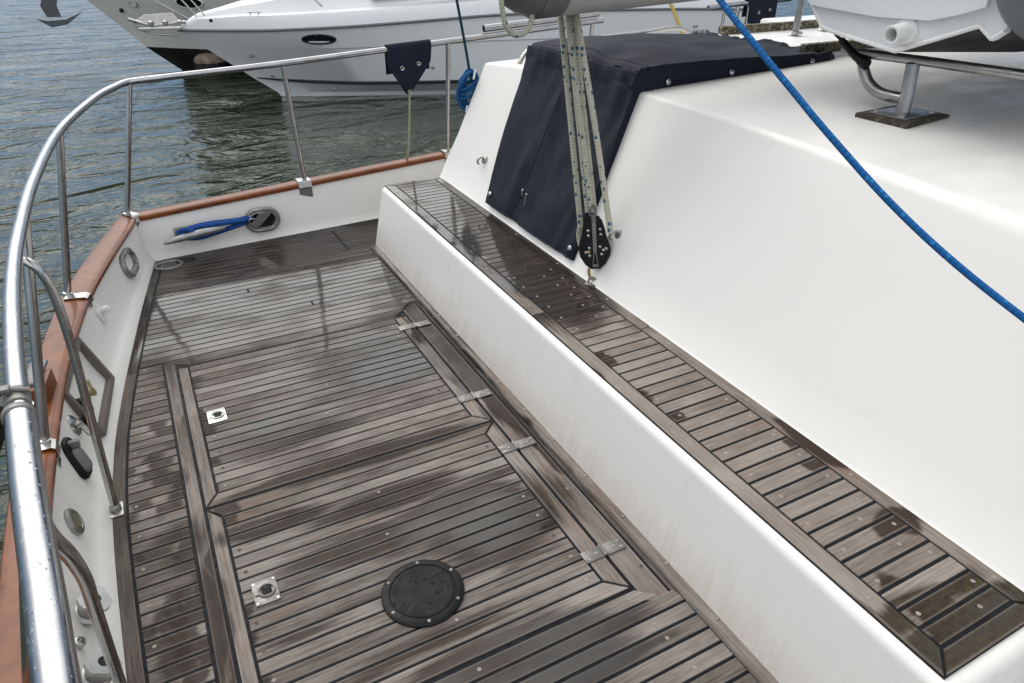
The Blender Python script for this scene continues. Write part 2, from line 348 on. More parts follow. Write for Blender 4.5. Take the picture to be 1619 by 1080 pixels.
M['antifoul'] = m_plain('black_antifouling', (0.010, 0.010, 0.011), 0.5, var=0.4, scale=3)
M['wet_brown'] = m_plain('wet_brown_wood', (0.22, 0.165, 0.125), 0.6, var=0.35, scale=6)
M['concrete'] = m_plain('dock_planks', (0.24, 0.235, 0.225), 0.8, var=0.25, scale=3)
M['text'] = m_plain('lettering', (0.06, 0.075, 0.09), 0.5)
M['rubber'] = m_plain('black_rubber', (0.012, 0.012, 0.013), 0.6)
M['water'] = m_water('harbour_water')
M['leaf'] = m_plain('shore_foliage', (0.035, 0.05, 0.025), 0.9, var=0.5, scale=0.6)
def m_lichen():
    n = NT('lichened_teak'); p = n.pos()
    f = n.noise(p, 55, 5, 0.7)
    c = n.ramp(f, [(0.40, (0.035, 0.03, 0.022)), (0.52, (0.10, 0.085, 0.045)), (0.62, (0.36, 0.34, 0.25))])
    return n.set(Base_Color=c, Roughness=0.85)
M['lichen'] = m_lichen()
n = NT('mossy_teak'); p = n.pos()
n.set(Base_Color=n.ramp(n.noise(p, 45, 5, .65), [(.35, (.018, .014, .011)), (.58, (.05, .038, .026)), (.68, (.15, .13, .08))]), Roughness=.8); M['mossy_teak'] = n.m

# ------------------------------------------------------------------ object helpers
def tag(o, label=None, cat=None, group=None, kind=None):
    if label: o['label'] = label
    if cat: o['category'] = cat
    if group: o['group'] = group
    if kind: o['kind'] = kind
    return o
def empty(name, loc, label, cat, group=None):
    o = bpy.data.objects.new(name, None); COL.objects.link(o); o.location = loc
    o.empty_display_size = 0.1
    return tag(o, label, cat, group)
bpy.context.view_layer.update()
def link(name, me, mats, parent=None, smooth=35):
    o = bpy.data.objects.new(name, me); COL.objects.link(o)
    for m in (mats if isinstance(mats, (list, tuple)) else [mats]): me.materials.append(M[m])
    if smooth:
        for pl in me.polygons: pl.use_smooth = True
        me.set_sharp_from_angle(angle=R(smooth))
    if parent is not None:
        o.parent = parent
        if parent.type == 'EMPTY': o.matrix_parent_inverse = Matrix.Translation(parent.location).inverted()
    return o
class MB:
    """collects faces of one mesh, with UVs 'grain'/'edge' and a per-face random value"""
    def __init__(s): s.v = []; s.f = []; s.g = []; s.e = []; s.r = []; s.mi = []
    def face(s, idx, g=None, e=None, r=0.5, mi=0):
        s.f.append(idx); s.g.append(g or [(0, 0)] * len(idx)); s.e.append(e or [(0, 0)] * len(idx)); s.r.append(r); s.mi.append(mi)
    def add(s, pts): i = len(s.v); s.v.extend(tuple(p) for p in pts); return i
    def poly(s, pts, mi=0): i = s.add(pts); s.face(list(range(i, i + len(pts))), mi=mi)
    def box(s, c, size, rot=None, bev=0.0, mi=0):
        bm = bmesh.new(); bmesh.ops.create_cube(bm, size=1.0)
        for v in bm.verts: v.co = Vector((v.co.x * size[0], v.co.y * size[1], v.co.z * size[2]))
        if bev: bmesh.ops.bevel(bm, geom=bm.edges[:], offset=bev, segments=2, profile=0.5, affect='EDGES')
        mt = Matrix.Translation(Vector(c)) @ (rot.to_4x4() if rot is not None else Matrix())
        s.bm(bm, mt, mi)
    def bm(s, bm, mt=Matrix(), mi=0):
        bm.verts.ensure_lookup_table(); i = s.add([mt @ v.co for v in bm.verts])
        for f in bm.faces: s.face([i + v.index for v in f.verts], mi=mi)
        bm.free()
    def tube(s, path, r, seg=12, cap=True, mi=0, spin=0.0):
        """path of points; r a number or one per point"""
        P = [Vector(p) for p in path]; n = len(P)
        rr = r if isinstance(r, (list, tuple)) else [r] * n
        T = []
        for i in range(n):
            a = P[max(0, i - 1)]; b = P[min(n - 1, i + 1)]; T.append((b - a).normalized())
        up = Vector((0, 0, 1)) if abs(T[0].z) < 0.9 else Vector((1, 0, 0))
        N = (up - T[0] * up.dot(T[0])).normalized()
        base = []; ln = 0.0; lens = []
        for i in range(n):
            if i:
                N = (N - T[i] * N.dot(T[i])); N = N.normalized() if N.length > 1e-6 else N
                ln += (P[i] - P[i - 1]).length
            lens.append(ln); B = T[i].cross(N)
            base.append(s.add([P[i] + (N * math.cos(a) + B * math.sin(a)) * rr[i] for a in [2 * math.pi * k / seg for k in range(seg)]]))
        for i in range(n - 1):
            for k in range(seg):
                k2 = (k + 1) % seg
                s.face([base[i] + k, base[i] + k2, base[i + 1] + k2, base[i + 1] + k],
                       g=[(lens[i], k / seg), (lens[i], (k + 1) / seg), (lens[i + 1], (k + 1) / seg), (lens[i + 1], k / seg)], mi=mi)
        if cap:
            s.face([base[0] + k for k in reversed(range(seg))], mi=mi)
            s.face([base[-1] + k for k in range(seg)], mi=mi)
    def lathe(s, c, prof, axis=(0, 0, 1), seg=28, mi=0, ell=(1, 1), xdir=None):
        """prof: list of (radius, height) along axis"""
        A = Vector(axis).normalized()
        X = Vector(xdir) if xdir is not None else (Vector((1, 0, 0)) if abs(A.x) < 0.9 else Vector((0, 1, 0)))
        X = (X - A * X.dot(A)).normalized(); Y = A.cross(X); c = Vector(c); rows = []
        for (r, h) in prof:
            rows.append(s.add([c + A * h + X * (math.cos(a) * r * ell[0]) + Y * (math.sin(a) * r * ell[1]) for a in [2 * math.pi * k / seg for k in range(seg)]]))
        for i in range(len(prof) - 1):
            for k in range(seg):
                k2 = (k + 1) % seg; s.face([rows[i] + k, rows[i] + k2, rows[i + 1] + k2, rows[i + 1] + k], mi=mi)
        if prof[0][0] > 1e-5: s.face([rows[0] + k for k in reversed(range(seg))], mi=mi)
        if prof[-1][0] > 1e-5: s.face([rows[-1] + k for k in range(seg)], mi=mi)
    def prism(s, pts, off, mi=0):
        """closed outline of 3-D points, pushed along off"""
        o = Vector(off); n = len(pts); a = s.add(pts); b = s.add([Vector(p) + o for p in pts])
        s.face(list(range(a, a + n)), mi=mi); s.face(list(reversed(range(b, b + n))), mi=mi)
        for k in range(n):
            k2 = (k + 1) % n; s.face([a + k2, a + k, b + k, b + k2], mi=mi)
    def grid(s, rows, mi=0, closed=False, flip=False):
        ids = [s.add(r) for r in rows]; m = len(rows[0])
        for i in range(len(rows) - 1):
            for k in range(m if closed else m - 1):
                k2 = (k + 1) % m
                q = [ids[i] + k, ids[i] + k2, ids[i + 1] + k2, ids[i + 1] + k]
                s.face(q[::-1] if flip else q, mi=mi)
    def mesh(s, name, fix=False):
        me = bpy.data.meshes.new(name); me.from_pydata(s.v, [], s.f)
        g = me.uv_layers.new(name='grain'); e = me.uv_layers.new(name='edge')
        li = 0
        for fi in range(len(s.f)):
            for k in range(len(s.f[fi])):
                g.data[li].uv = s.g[fi][k]; e.data[li].uv = s.e[fi][k]; li += 1
        at = me.attributes.new('rnd', 'FLOAT', 'FACE')
        at.data.foreach_set('value', s.r)
        me.polygons.foreach_set('material_index', s.mi)
        if fix:
            bm = bmesh.new(); bm.from_mesh(me); bmesh.ops.remove_doubles(bm, verts=bm.verts, dist=1e-5)
            bmesh.ops.recalc_face_normals(bm, faces=bm.faces); bm.to_mesh(me); bm.free()
        me.update(); return me
    def build(s, name, mats, parent=None, smooth=35, fix=True):
        return link(name, s.mesh(name, fix), mats, parent, smooth)

def interp(tab, x):
    if x <= tab[0][0]: return tab[0][1]
    for (a, b), (c, d) in zip(tab, tab[1:]):
        if x <= c: return b + (d - b) * (x - a) / (c - a)
    return tab[-1][1]
def sinterp(tab, x):
    """smooth (Catmull-Rom) interpolation of a table"""
    n = len(tab)
    if x <= tab[0][0]: return tab[0][1]
    if x >= tab[-1][0]: return tab[-1][1]
    for i in range(n - 1):
        if x <= tab[i + 1][0]:
            x0, y0 = tab[i]; x1, y1 = tab[i + 1]; h = x1 - x0; t = (x - x0) / h
            m0 = (y1 - tab[i - 1][1]) / (x1 - tab[i - 1][0]) if i else (y1 - y0) / h
            m1 = (tab[i + 2][1] - y0) / (tab[i + 2][0] - x0) if i + 2 < n else (y1 - y0) / h
            return (2*t**3-3*t*t+1)*y0 + (t**3-2*t*t+t)*h*m0 + (-2*t**3+3*t*t)*y1 + (t**3-t*t)*h*m1
def spline(pts, n=8, closed=False):
    P = [Vector(p) for p in pts]; out = []; m = len(P)
    rng = range(m if closed else m - 1)
    for i in rng:
        p0 = P[(i - 1) % m] if (closed or i) else P[0] * 2 - P[1]
        p1 = P[i]; p2 = P[(i + 1) % m]
        p3 = P[(i + 2) % m] if (closed or i + 2 < m) else P[-1] * 2 - P[-2]
        for k in range(n):
            t = k / n
            out.append(0.5 * ((2 * p1) + (p2 - p0) * t + (2*p0 - 5*p1 + 4*p2 - p3) * t*t + (3*p1 - p0 - 3*p2 + p3) * t**3))
    if not closed: out.append(P[-1])
    else: out.append(out[0])
    return out

# ------------------------------------------------------------------ planking
CAULK = 0.0088
def inset_poly(pts, d):
    n = len(pts); res = []
    for i in range(n):
        p0, p1, p2 = Vector(pts[i - 1]), Vector(pts[i]), Vector(pts[(i + 1) % n])
        a = (p1 - p0).normalized(); b = (p2 - p1).normalized()
        na = Vector((-a.y, a.x)); nb = Vector((-b.y, b.x))
        bis = na + nb; k = d / max(0.35, (1 + na.dot(nb)))
        res.append(p1 + bis * k)
    return res
def plank(mb, pts, z, along='x', gap=CAULK, tilt=True, mi=0):
    """convex outline (CCW, xy) of a plank incl. half its caulking; grain runs along x or y"""
    area = sum(a[0]*b[1]-b[0]*a[1] for a, b in zip(pts, pts[1:] + pts[:1]))
    if area < 0: pts = pts[::-1]
    if abs(area) < 2e-5: return
    o = inset_poly(pts, gap / 2); tpo = inset_poly(pts, gap / 2 + 0.0014)
    r = random.random(); off = (random.uniform(0, 50), random.uniform(0, 50))
    k = 0 if along == 'x' else 1
    wmin = min(p[1 - k] for p in tpo); wmax = max(p[1 - k] for p in tpo); umin = min(p[k] for p in tpo); umax = max(p[k] for p in tpo)
    tl = random.uniform(-0.011, 0.011) if tilt else 0
    hz = random.uniform(-0.0003, 0.0003)
    def G(p): return (p[k] + off[0], p[1 - k] + off[1])
    def Ed(p): return ((p[k] - umin) / max(1e-6, umax - umin), (p[1 - k] - wmin) / max(1e-6, wmax - wmin))
    n = len(o)
    def Z(p): return z + hz + tl * (p[1 - k] - (wmin + wmax) / 2)
    a = mb.add([(p[0], p[1], Z(p)) for p in tpo]); b = mb.add([(p[0], p[1], z - 0.0035) for p in o])
    mb.face(list(range(a, a + n)), [G(p) for p in tpo], [Ed(p) for p in tpo], r, mi)
    for i in range(n):
        j = (i + 1) % n
        mb.face([b + i, b + j, a + j, a + i], [G(o[i]), G(o[j]), G(tpo[j]), G(tpo[i])], [Ed(o[i]), Ed(o[j]), Ed(tpo[j]), Ed(tpo[i])], r, mi)
def disc(mb, x, y, z, r, mi, seg=9, h=0.0):
    a = mb.add([(x + r * math.cos(2*math.pi*k/seg), y + r * math.sin(2*math.pi*k/seg), z) for k in range(seg)])
    mb.face(list(range(a, a + seg)), mi=mi, r=random.random())
def mitre_frame(mb, x0, x1, y0, y1, wl, wr, wb, wt, z, mi=1):
    """four boards with mitred corners round a rectangle"""
    ix0, ix1, iy0, iy1 = x0 + wl, x1 - wr, y0 + wb, y1 - wt
    plank(mb, [(x0, y0), (ix0, iy0), (ix0, iy1), (x0, y1)], z, 'y', mi=mi)
    plank(mb, [(x1, y0), (x1, y1), (ix1, iy1), (ix1, iy0)], z, 'y', mi=mi)
    plank(mb, [(x0, y0), (x1, y0), (ix1, iy0), (ix0, iy0)], z, 'x', mi=mi)
    plank(mb, [(x0, y1), (ix0, iy1), (ix1, iy1), (x1, y1)], z, 'x', mi=mi)
    return ix0, ix1, iy0, iy1

PITCH = 0.0535
YM = [(-1.2, -.20), (.3, -.31), (1.0, -.355), (1.53, -.383), (2.19, -.402), (2.6, -.388), (2.9, -.36), (3.34, -.303), (4.0, -.205), (4.62, -.10)]
YC = [(-1.2, -.37), (.3, -.46), (1.0, -.49), (1.6, -.505), (2.03, -.508), (2.3, -.505), (2.57, -.498), (2.85, -.485), (3.23, -.447), (3.55, -.403), (3.97, -.315), (4.62, -.155)]
YO = [(-1.2, -.45), (.3, -.54), (1.0, -.572), (1.6, -.588), (2.03, -.597), (2.3, -.596), (2.57, -.590), (2.85, -.578), (3.23, -.548), (3.6, -.500), (4.15, -.378), (4.72, -.212)]
xm = lambda y: sinterp(YM, y)
xc = lambda y: sinterp(YC, y)
xo = lambda y: sinterp(YO, y)
def yb(x): return 4.575 + 0.062 * (x + .1)          # foot of the side bulwark
def ybt(x): return 4.62 + 0.059 * (x + .13)         # its top, under the cap
def zc_side(x): return 0.243 + 0.0425 * (x + .13)   # underside of the cap along the side
def zc_stern(y): return 0.243 + 0.010 * (4.6 - y)
def xwall(y, z):
    f = max(0, min(1, z / .25)) ** .6
    return xm(y) + (xc(y) - xm(y)) * f

# ================================================================== SETTING: water, far shore
mb = MB()
mb.poly([(-900, -900, -1.1), (900, -900, -1.1), (900, 900, -1.1), (-900, 900, -1.1)])
tag(mb.build("water", 'water', smooth=0, fix=False), kind='structure')

# ================================================================== THE YACHT
yacht = empty("sailing_yacht", (0, 0, 0), "white sailing yacht stern with grey teak deck, teak-topped bench and sloped white cabin", "sailing yacht")

# --- hull skin (outside) and bulwark (inside)
ys = [-1.2 + i * (4.62 + 1.2) / 48 for i in range(49)]
mb = MB(); rows = []
path = [(xo(y) + .012, y, zc_stern(y)) for y in ys]
xs = [-.2 + .3 * i for i in range(1, 22)]
path += [(x, ybt(x) + .075, zc_side(x)) for x in xs]
for zz, inn in ((None, 0), (.05, .0), (-.5, .05), (-1.0, .14), (-1.5, .30)):
    row = []
    for (x, y, z) in path:
        cx = Vector((1.6, 2.0)); d = (cx - Vector((x, y))).normalized() * inn
        row.append((x + d.x, y + d.y, z if zz is None else zz))
    rows.append(row)
mb.grid(rows)
mb.build("hull", 'gel', yacht, 50)

def cove(y, n=9):
    a = xm(y); t = xc(y); zt = zc_stern(y); pts = [(a, y, -.004)]
    for i in range(n + 1):
        z = zt * i / n
        pts.append((a + (t - a) * (max(0, z / zt) ** .5), y, z + .0005))
    return pts
mb = MB(); mb.grid([cove(y) for y in ys])
b1 = mb.build("stern_bulwark", 'gel_bulwark', yacht, 60)
mb = MB(); rows = []
for x in [-.165 + i * .12 for i in range(46)]:
    zt = zc_side(x); a, b = yb(x), ybt(x); pts = []
    pts.append((x, a - .012, -.003)); pts.append((x, a - .004, .002))
    for i in range(1, 7): pts.append((x, a + (b - a) * i / 6, .006 + (zt - .006) * i / 6))
    rows.append(pts)
mb.grid(rows)
mb.build("side_bulwark", 'gel_bulwark', yacht, 60)

# --- varnished cap rail
def cap_section(inner, outer, z):
    i, o = Vector(inner), Vector(outer); t = .034
    prof = [(0, 0), (-.012, .006), (-.014, t * .6), (-.004, t), (.2, t + .004)]
    v = (o - i); ln = v.length; v.normalize()
    pts = []
    for s_, h in ((0, 0), (-.010, .007), (-.011, .024), (-.003, .032), (.02, .036), (ln - .02, .036), (ln + .004, .031), (ln + .011, .022), (ln + .010, .007), (ln, 0)):
        pts.append((i.x + v.x * s_, i.y + v.y * s_, z + h))
    return pts
mb = MB(); rows = []
for y in [-1.2 + i * (4.50 + 1.2) / 60 for i in range(61)]:
    rows.append(cap_section((xc(y) + .004, y), (xo(y), y), zc_stern(y)))
c0 = rows[-1]
rows.append(cap_section((-.158, 4.615), (-.222, 4.70), .244))
mb.grid(rows, closed=True); mb.build("stern_cap_rail", 'varnish', yacht, 40)
mb = MB(); rows = [cap_section((-.152, 4.618), (-.218, 4.705), .2445)]
for x in [-.10 + i * .12 for i in range(46)]:
    rows.append(cap_section((x, ybt(x) - .004), (x, ybt(x) + .09), zc_side(x)))
mb.grid(rows, closed=True); mb.build("side_cap_rail", 'varnish', yacht, 40)

# --- teak deck
mb = MB(); Z = 0.0
# caulking sheet
und = [(xm(y) - .01, y, -.0028) for y in ys]
cz = len(und)
a = mb.add(und); b = mb.add([(1.17, y, -.0028) for y in ys])
for i in range(len(ys) - 1): mb.face([a + i, b + i, b + i + 1, a + i + 1], mi=2)
mb.poly([(1.17, 4.10, -.0028), (3.4, 4.10, -.0028), (3.4, yb(3.4) + .03, -.0028), (1.17, yb(1.17) + .03, -.0028)], mi=2)
mb.poly([(-.12, 4.60, -.0029), (1.17, 4.60, -.0029), (1.17, yb(1.17) + .02, -.0029), (-.12, 4.60, -.0029)][:3], mi=2)
MW = .043
# margin along the stern bulwark
yy = [-1.2 + i * .11 for i in range(52)] + [4.55]
for i in range(len(yy) - 1):
    y0, y1 = yy[i], yy[i + 1]
    if i % 8 == 0: off = (random.uniform(0, 50), random.uniform(0, 50)); rr = random.random()
    q = [(xm(y0) + .002, y0), (xm(y0) + MW, y0), (xm(y1) + MW, y1), (xm(y1) + .002, y1)]
    aa = mb.add([(p[0], p[1], .0002) for p in q])
    mb.face([aa, aa + 1, aa + 2, aa + 3], [(p[1] + off[0], p[0] - xm(p[1]) + off[1]) for p in q], [(0.5, .3), (0.5, .7), (0.5, .7), (0.5, .3)], rr, mi=3)
xin = lambda y: xm(y) + MW + .0045
def xrow(y0, y1, xr, mi=0, xl=None):
    l0, l1 = (xin(y0), xin(y1)) if xl is None else (xl, xl)
    plank(mb, [(l0, y0), (xr, y0), (xr, y1), (l1, y1)], Z, 'x', mi=mi)
BX = 1.138                                            # inner edge of the moulding at the bench foot
# B: short planks left of the hatches
y = 3.235
while y > -1.0:
    xrow(y - PITCH, y, -.1655); y -= PITCH
# C: long board left of the hatches
for (y0, y1) in ((-1.0, .9), (.9, 3.225)):
    plank(mb, [(-.165, y0), (-.113, y0), (-.113, y1), (-.165, y1)], Z, 'y', mi=1)
# header and far field
plank(mb, [(-.165, 3.228), (-.060, 3.165), (.955, 3.165), (1.03, 3.228), (1.03, 3.245), (-.165, 3.245)], Z, 'x', mi=3)
y = 3.245; k = 0
while y < 4.08:
    y1 = y + PITCH; xr = BX
    if y < 3.27: plank(mb, [(xin(y), y), (1.04, y), (1.085, y1), (xin(y1), y1)], Z, 'x')
    else:
        if k in (5, 11):
            xs_ = .30 + .35 * random.random()
            plank(mb, [(xin(y), y), (xs_, y), (xs_, y1), (xin(y1), y1)], Z, 'x'); plank(mb, [(xs_, y), (xr, y), (xr, y1), (xs_, y1)], Z, 'x')
        else: xrow(y, y1, xr)
    y = y1; k += 1
xrow(y, y + .075, 1.20, mi=1); y += .075
yf = y
while y < 4.50:
    for (xa, xb) in ((None, 1.0), (1.0, 3.3)):
        y1 = y + PITCH
        if xa is None: xrow(y, y1, xb, mi=1)
        else: xrow(y, y1, xb, mi=1, xl=xa)
    y += PITCH
# margin plank along the side bulwark
x = -.06
while x < 3.2:
    x1 = x + .8
    plank(mb, [(x, y), (x1, y), (x1, yb(x1) - .010), (x, yb(x) - .010)], Z, 'x', mi=3); x = x1
# F: fixed strip under the hinges
plank(mb, [(1.022, 1.085), (1.085, 1.045), (1.115, 1.045), (1.115, 3.285), (1.085, 3.285), (1.022, 3.225)], Z, 'y', mi=1)
plank(mb, [(1.115, 1.045), (BX, 1.045), (BX, 3.3), (1.115, 3.3)], Z, 'y', mi=3)
# G: planks nearer than the second hatch
y = 1.138; k = 0
while y > -1.0:
    y0 = y - PITCH
    if k == 0: plank(mb, [(-.108, y0), (1.08, y0), (1.02, y), (-.108, y)], Z, 'x')
    elif k == 1: plank(mb, [(-.108, y0), (BX, y0), (BX, y), (-.108, y)], Z, 'x')
    else: plank(mb, [(-.108, y0), (BX, y0), (BX, y), (-.108, y)], Z, 'x')
    y = y0; k += 1
for yq in (1.111, 1.005, 0.95, .84):
    for xq in (.1, .5, .98): disc(mb, xq + random.uniform(-.03, .03), yq, .0012, .0065, 4)
disc(mb, 1.095, 1.20, .0012, .006, 5); disc(mb, 1.122, 1.235, .0012, .006, 5); disc(mb, 1.075, 1.62, .0012, .006, 4)
for i in range(12): disc(mb, xin(3.2 - i * .16) + .03 , 3.2085 - i * PITCH * 3, .0012, .006, 4)
mb.build("teak_deck", ['teak', 'teak_border', 'caulk', 'teak_margin', 'bung', 'bung_dark'], yacht, 30, fix=False)

# --- hatch lids
def hatch(x0, x1, y0, y1, wt, wb, label):
    mb = MB()
    mb.poly([(x0, y0, -.0022), (x1, y0, -.0022), (x1, y1, -.0022), (x0, y1, -.0022)], mi=2)
    ix0, ix1, iy0, iy1 = mitre_frame(mb, x0, x1, y0, y1, .047, .066, wb, wt, .0012)
    n = round((iy1 - iy0) / PITCH); p = (iy1 - iy0) / n
    for i in range(n):
        ya = iy0 + i * p
        plank(mb, [(ix0, ya), (ix1, ya), (ix1, ya + p), (ix0, ya + p)], .0012, 'x')
        if i % 2 == 0:
            disc(mb, ix0 + .035 + random.uniform(-.01, .01), ya + p / 2, .0026, .0065, 4 if random.random() < .6 else 5)
            disc(mb, ix1 - .04 + random.uniform(-.012, .012), ya + p / 2, .0026, .0062, 4 if random.random() < .75 else 5)
        if i % 4 == 1: disc(mb, (ix0 + ix1) / 2 + random.uniform(-.05, .05), ya + p / 2, .0026, .006, 4)
    o = mb.build("hatch_lid", ['teak', 'teak_border', 'caulk', 'teak_margin', 'bung', 'bung_dark'], yacht, 30, fix=False)
    o['label'] = label
    return o
h1 = hatch(-.109, 1.018, 2.121, 3.160, .008, .066, "far hatch lid in the teak deck, with bright pull ring")
h2 = hatch(-.109, 1.018, 1.145, 2.113, .062, .062, "near hatch lid in the teak deck, with round black inspection plate")

def hinge(parent, x0, x1, y, dy):
    mb = MB(); xm_ = 1.02; z = .0042
    for (a, b) in ((x0, xm_ - .006), (xm_ + .006, x1)):
        mb.box(((a + b) / 2, y + dy * ((a + b) / 2 - xm_), z), (b - a, .048, .004), bev=.0012)
    mb.tube([(xm_, y - .024, z + .002), (xm_, y + .024, z + .002)], .0065, 10)
    for xx in (x0 + .016, xm_ - .028, xm_ + .028, x1 - .034, x1 - .012):
        for q in ((-.013, .013) if xx in (x0 + .016, x1 - .012) else (0.0,)):
            mb.lathe((xx, y + q, z + .002), [(.0055, 0), (.005, .0014), (.0032, .0016), (.003, .0006), (0, .0006)], seg=12, mi=1)
    return mb.build("hinge", ['hinge', 'steel_dull'], parent, 40)
hinge(h1, .932, 1.10, 3.033, -.03); hinge(h1, .948, 1.10, 2.311, -.03)
hinge(h2, .953, 1.105, 1.922, -.03); hinge(h2, .945, 1.097, 1.309, -.0)

def ring_pull(parent, x, y, mat):
    mb = MB()
    mb.box((x, y, .0042), (.074, .098, .004), bev=.0015)
    # recess rim, ring and pivot
    ring = [(x + .004 + .024 * math.cos(t), y + .024 * math.sin(t), .0085) for t in [2*math.pi*k/24 for k in range(24)]]
    mb.tube(ring + [ring[0]], .0038, 8, cap=False)
    mb.box((x + .004, y, .0064), (.030, .030, .0008), mi=1)
    mb.box((x - .026, y, .008), (.014, .020, .005), bev=.001)
    for sx, sy in ((-.03, -.04), (.03, -.04), (-.03, .04), (.03, .04)):
        mb.lathe((x + sx, y + sy, .006), [(.005, 0), (.0045, .001), (0, .001)], seg=10, mi=2)
    return mb.build("ring_pull", [mat, 'gap', 'steel_dull'], parent, 40)
ring_pull(h1, .003, 2.679, 'steel'); ring_pull(h2, .009, 1.652, 'hinge')

mb = MB(); cx, cy = .437, 1.425
mb.lathe((cx, cy, .001), [(.127, 0), (.127, .006), (.122, .010), (.104, .0115), (.101, .008), (.099, .008)], seg=56)
mb.lathe((cx, cy, .001), [(.0985, .0), (.0985, .0095), (.096, .0108), (.09, .0104), (.05, .0098), (0, .0096)], seg=56, mi=1)
for k in range(6):
    t = R(18 + 60 * k); mb.lathe((cx + .1135 * math.cos(t), cy + .1135 * math.sin(t), .011), [(.0058, 0), (.005, .0018), (.002, .0022), (0, .0018)], seg=12, mi=2)
for t0 in (R(40), R(220)):
    mb.box((cx + .075 * math.cos(t0), cy + .075 * math.sin(t0), .0102), (.028, .012, .003), Matrix.Rotation(t0, 3, 'Z'), .001, mi=0)
n = NT('wet_black_lid'); p = n.pos()
dp = n.map(n.voro(n.vmath('ADD', p, n.vmath('MULTIPLY', n.n("ShaderNodeTexNoise", Scale=40.0).outputs['Color'], (.02, .02, 0))), 55.0), .42, .08, 0, 1, True)
dp = n.math('MULTIPLY', dp, n.map(n.noise(p, 17, 3), .47, .56))
n.set(Base_Color=n.ramp(n.noise(p, 22, 5), [(.3, (.006, .006, .007)), (.7, (.016, .016, .018))]), Specular_IOR_Level=.12, Roughness=n.map(n.noise(p, 14, 4), .35, .65, .25, .55), Normal=n.bump(dp, .8, .004))
M['lid'] = n.m
mb.build("inspection_plate", ['black_plastic', 'lid', 'hinge'], h2, 40)

# --- bench (the low box in front of the cabin)
sk = lambda y: .0095 * (y - .4)
BT = .392
def bench_section(y, rin=0.0):
    pts = [(1.165, y, -.01), (1.166, y, .03)]
    xt = 1.205 + sk(y)
    for i in range(7):
        a = math.pi / 2 * i / 6; r = .030
        pts.append((xt + r - r * math.cos(a), y, BT - r + r * math.sin(a)))
    pts += [(1.64 + sk(y), y, BT + .0)]
    return pts
yend0, yend1 = .345, 4.140
mb = MB(); rows = []
for i in range(60):
    rows.append(bench_section(yend0 + .03 + (yend1 - yend0 - .05) * i / 59))
def shrink(sec, dy, dz):                                    # rounded end
    return [(x, y + dy, min(z, BT - dz)) for (x, y, z) in sec]
ends = []
for i in range(5):
    a = math.pi / 2 * (i + 1) / 5; ends.append(shrink(bench_section(yend0 + .03), -.03 * math.sin(a), .03 * (1 - math.cos(a))))
rows = ends[::-1] + rows
mb.grid(rows)
e0 = rows[0]; e1 = rows[-1]
mb.poly([p for p in e0] + [(e0[-1][0], e0[-1][1], -.01)]); mb.poly(list(reversed([p for p in e1])) + [(e1[0][0], e1[0][1], -.01), (e1[-1][0], e1[-1][1], -.01)][1:])
bench = mb.build("bench_box", 'gel_box', yacht, 50)
mb = MB(); z = BT + .009
X0, X1, X2, X3 = 1.228, 1.288, 1.553, 1.610
S2 = lambda x, y: (x + sk(y), y)
mb.prism([(*S2(X0 + .002, .386), z - .0025), (*S2(X3 + .004, .386), z - .0025), (*S2(X3 + .004, 4.128), z - .0025), (*S2(X0 + .002, 4.128), z - .0025)], (0, 0, -.012), mi=2)
def seg_board(xa, xb, y0, y1, n, ends=(0, 0)):
    for i in range(n):
        a = y0 + (y1 - y0) * i / n; b = y0 + (y1 - y0) * (i + 1) / n
        plank(mb, [S2(xa[0] if i == 0 else xa[1], a), S2(xb[0] if i == 0 else xb[1], a), S2(xb[1], b), S2(xa[1], b)], z, 'y', gap=.005, tilt=False, mi=1)
# left border, mitred at the near end
plank(mb, [S2(X0, .384), S2(X1, .436), S2(X1, 2.2), S2(X0, 2.2)], z, 'y', gap=.004, mi=1)
plank(mb, [S2(X0, 2.2), S2(X1, 2.2), S2(X1, 4.085), S2(X0, 4.13)], z, 'y', gap=.004, mi=1)
plank(mb, [S2(X2, .436), S2(X3, .384), S2(X3, 1.9), S2(X2, 1.9)], z, 'y', gap=.004, mi=1)
plank(mb, [S2(X2, 1.9), S2(X3, 1.9), S2(X3, 4.13), S2(X2, 4.085)], z, 'y', gap=.004, mi=1)
plank(mb, [S2(X0, .384), S2(X3, .384), S2(X2, .436), S2(X1, .436)], z, 'x', mi=0)
plank(mb, [S2(X1, 4.085), S2(X2, 4.085), S2(X3, 4.13), S2(X0, 4.13)], z, 'x', mi=1)
nb = 68; p = (4.085 - .436) / nb
for i in range(nb):
    a = .436 + p * i
    plank(mb, [S2(X1, a), S2(X2, a), S2(X2, a + p), S2(X1, a + p)], z, 'x', gap=.0085)
    for xq in ((X1 + .035, X2 - .035) if i % 2 else (X2 - .09,)) if i < 40 else (): disc(mb, xq + sk(a) + random.uniform(-.01, .01), a + p / 2, z + .0007, .0062, 3)
for i in range(9): disc(mb, (X0 + X1) / 2 + sk(.6 + i * .42), .6 + i * .42, z + .0007, .0065, 3); disc(mb, (X2 + X3) / 2 + sk(.5 + i * .42), .5 + i * .42, z + .0007, .0065, 3)
tt = mb.build("bench_slats", ['teak_bench', 'teak_bench', 'caulk', 'bung'], bench, 30, fix=False)

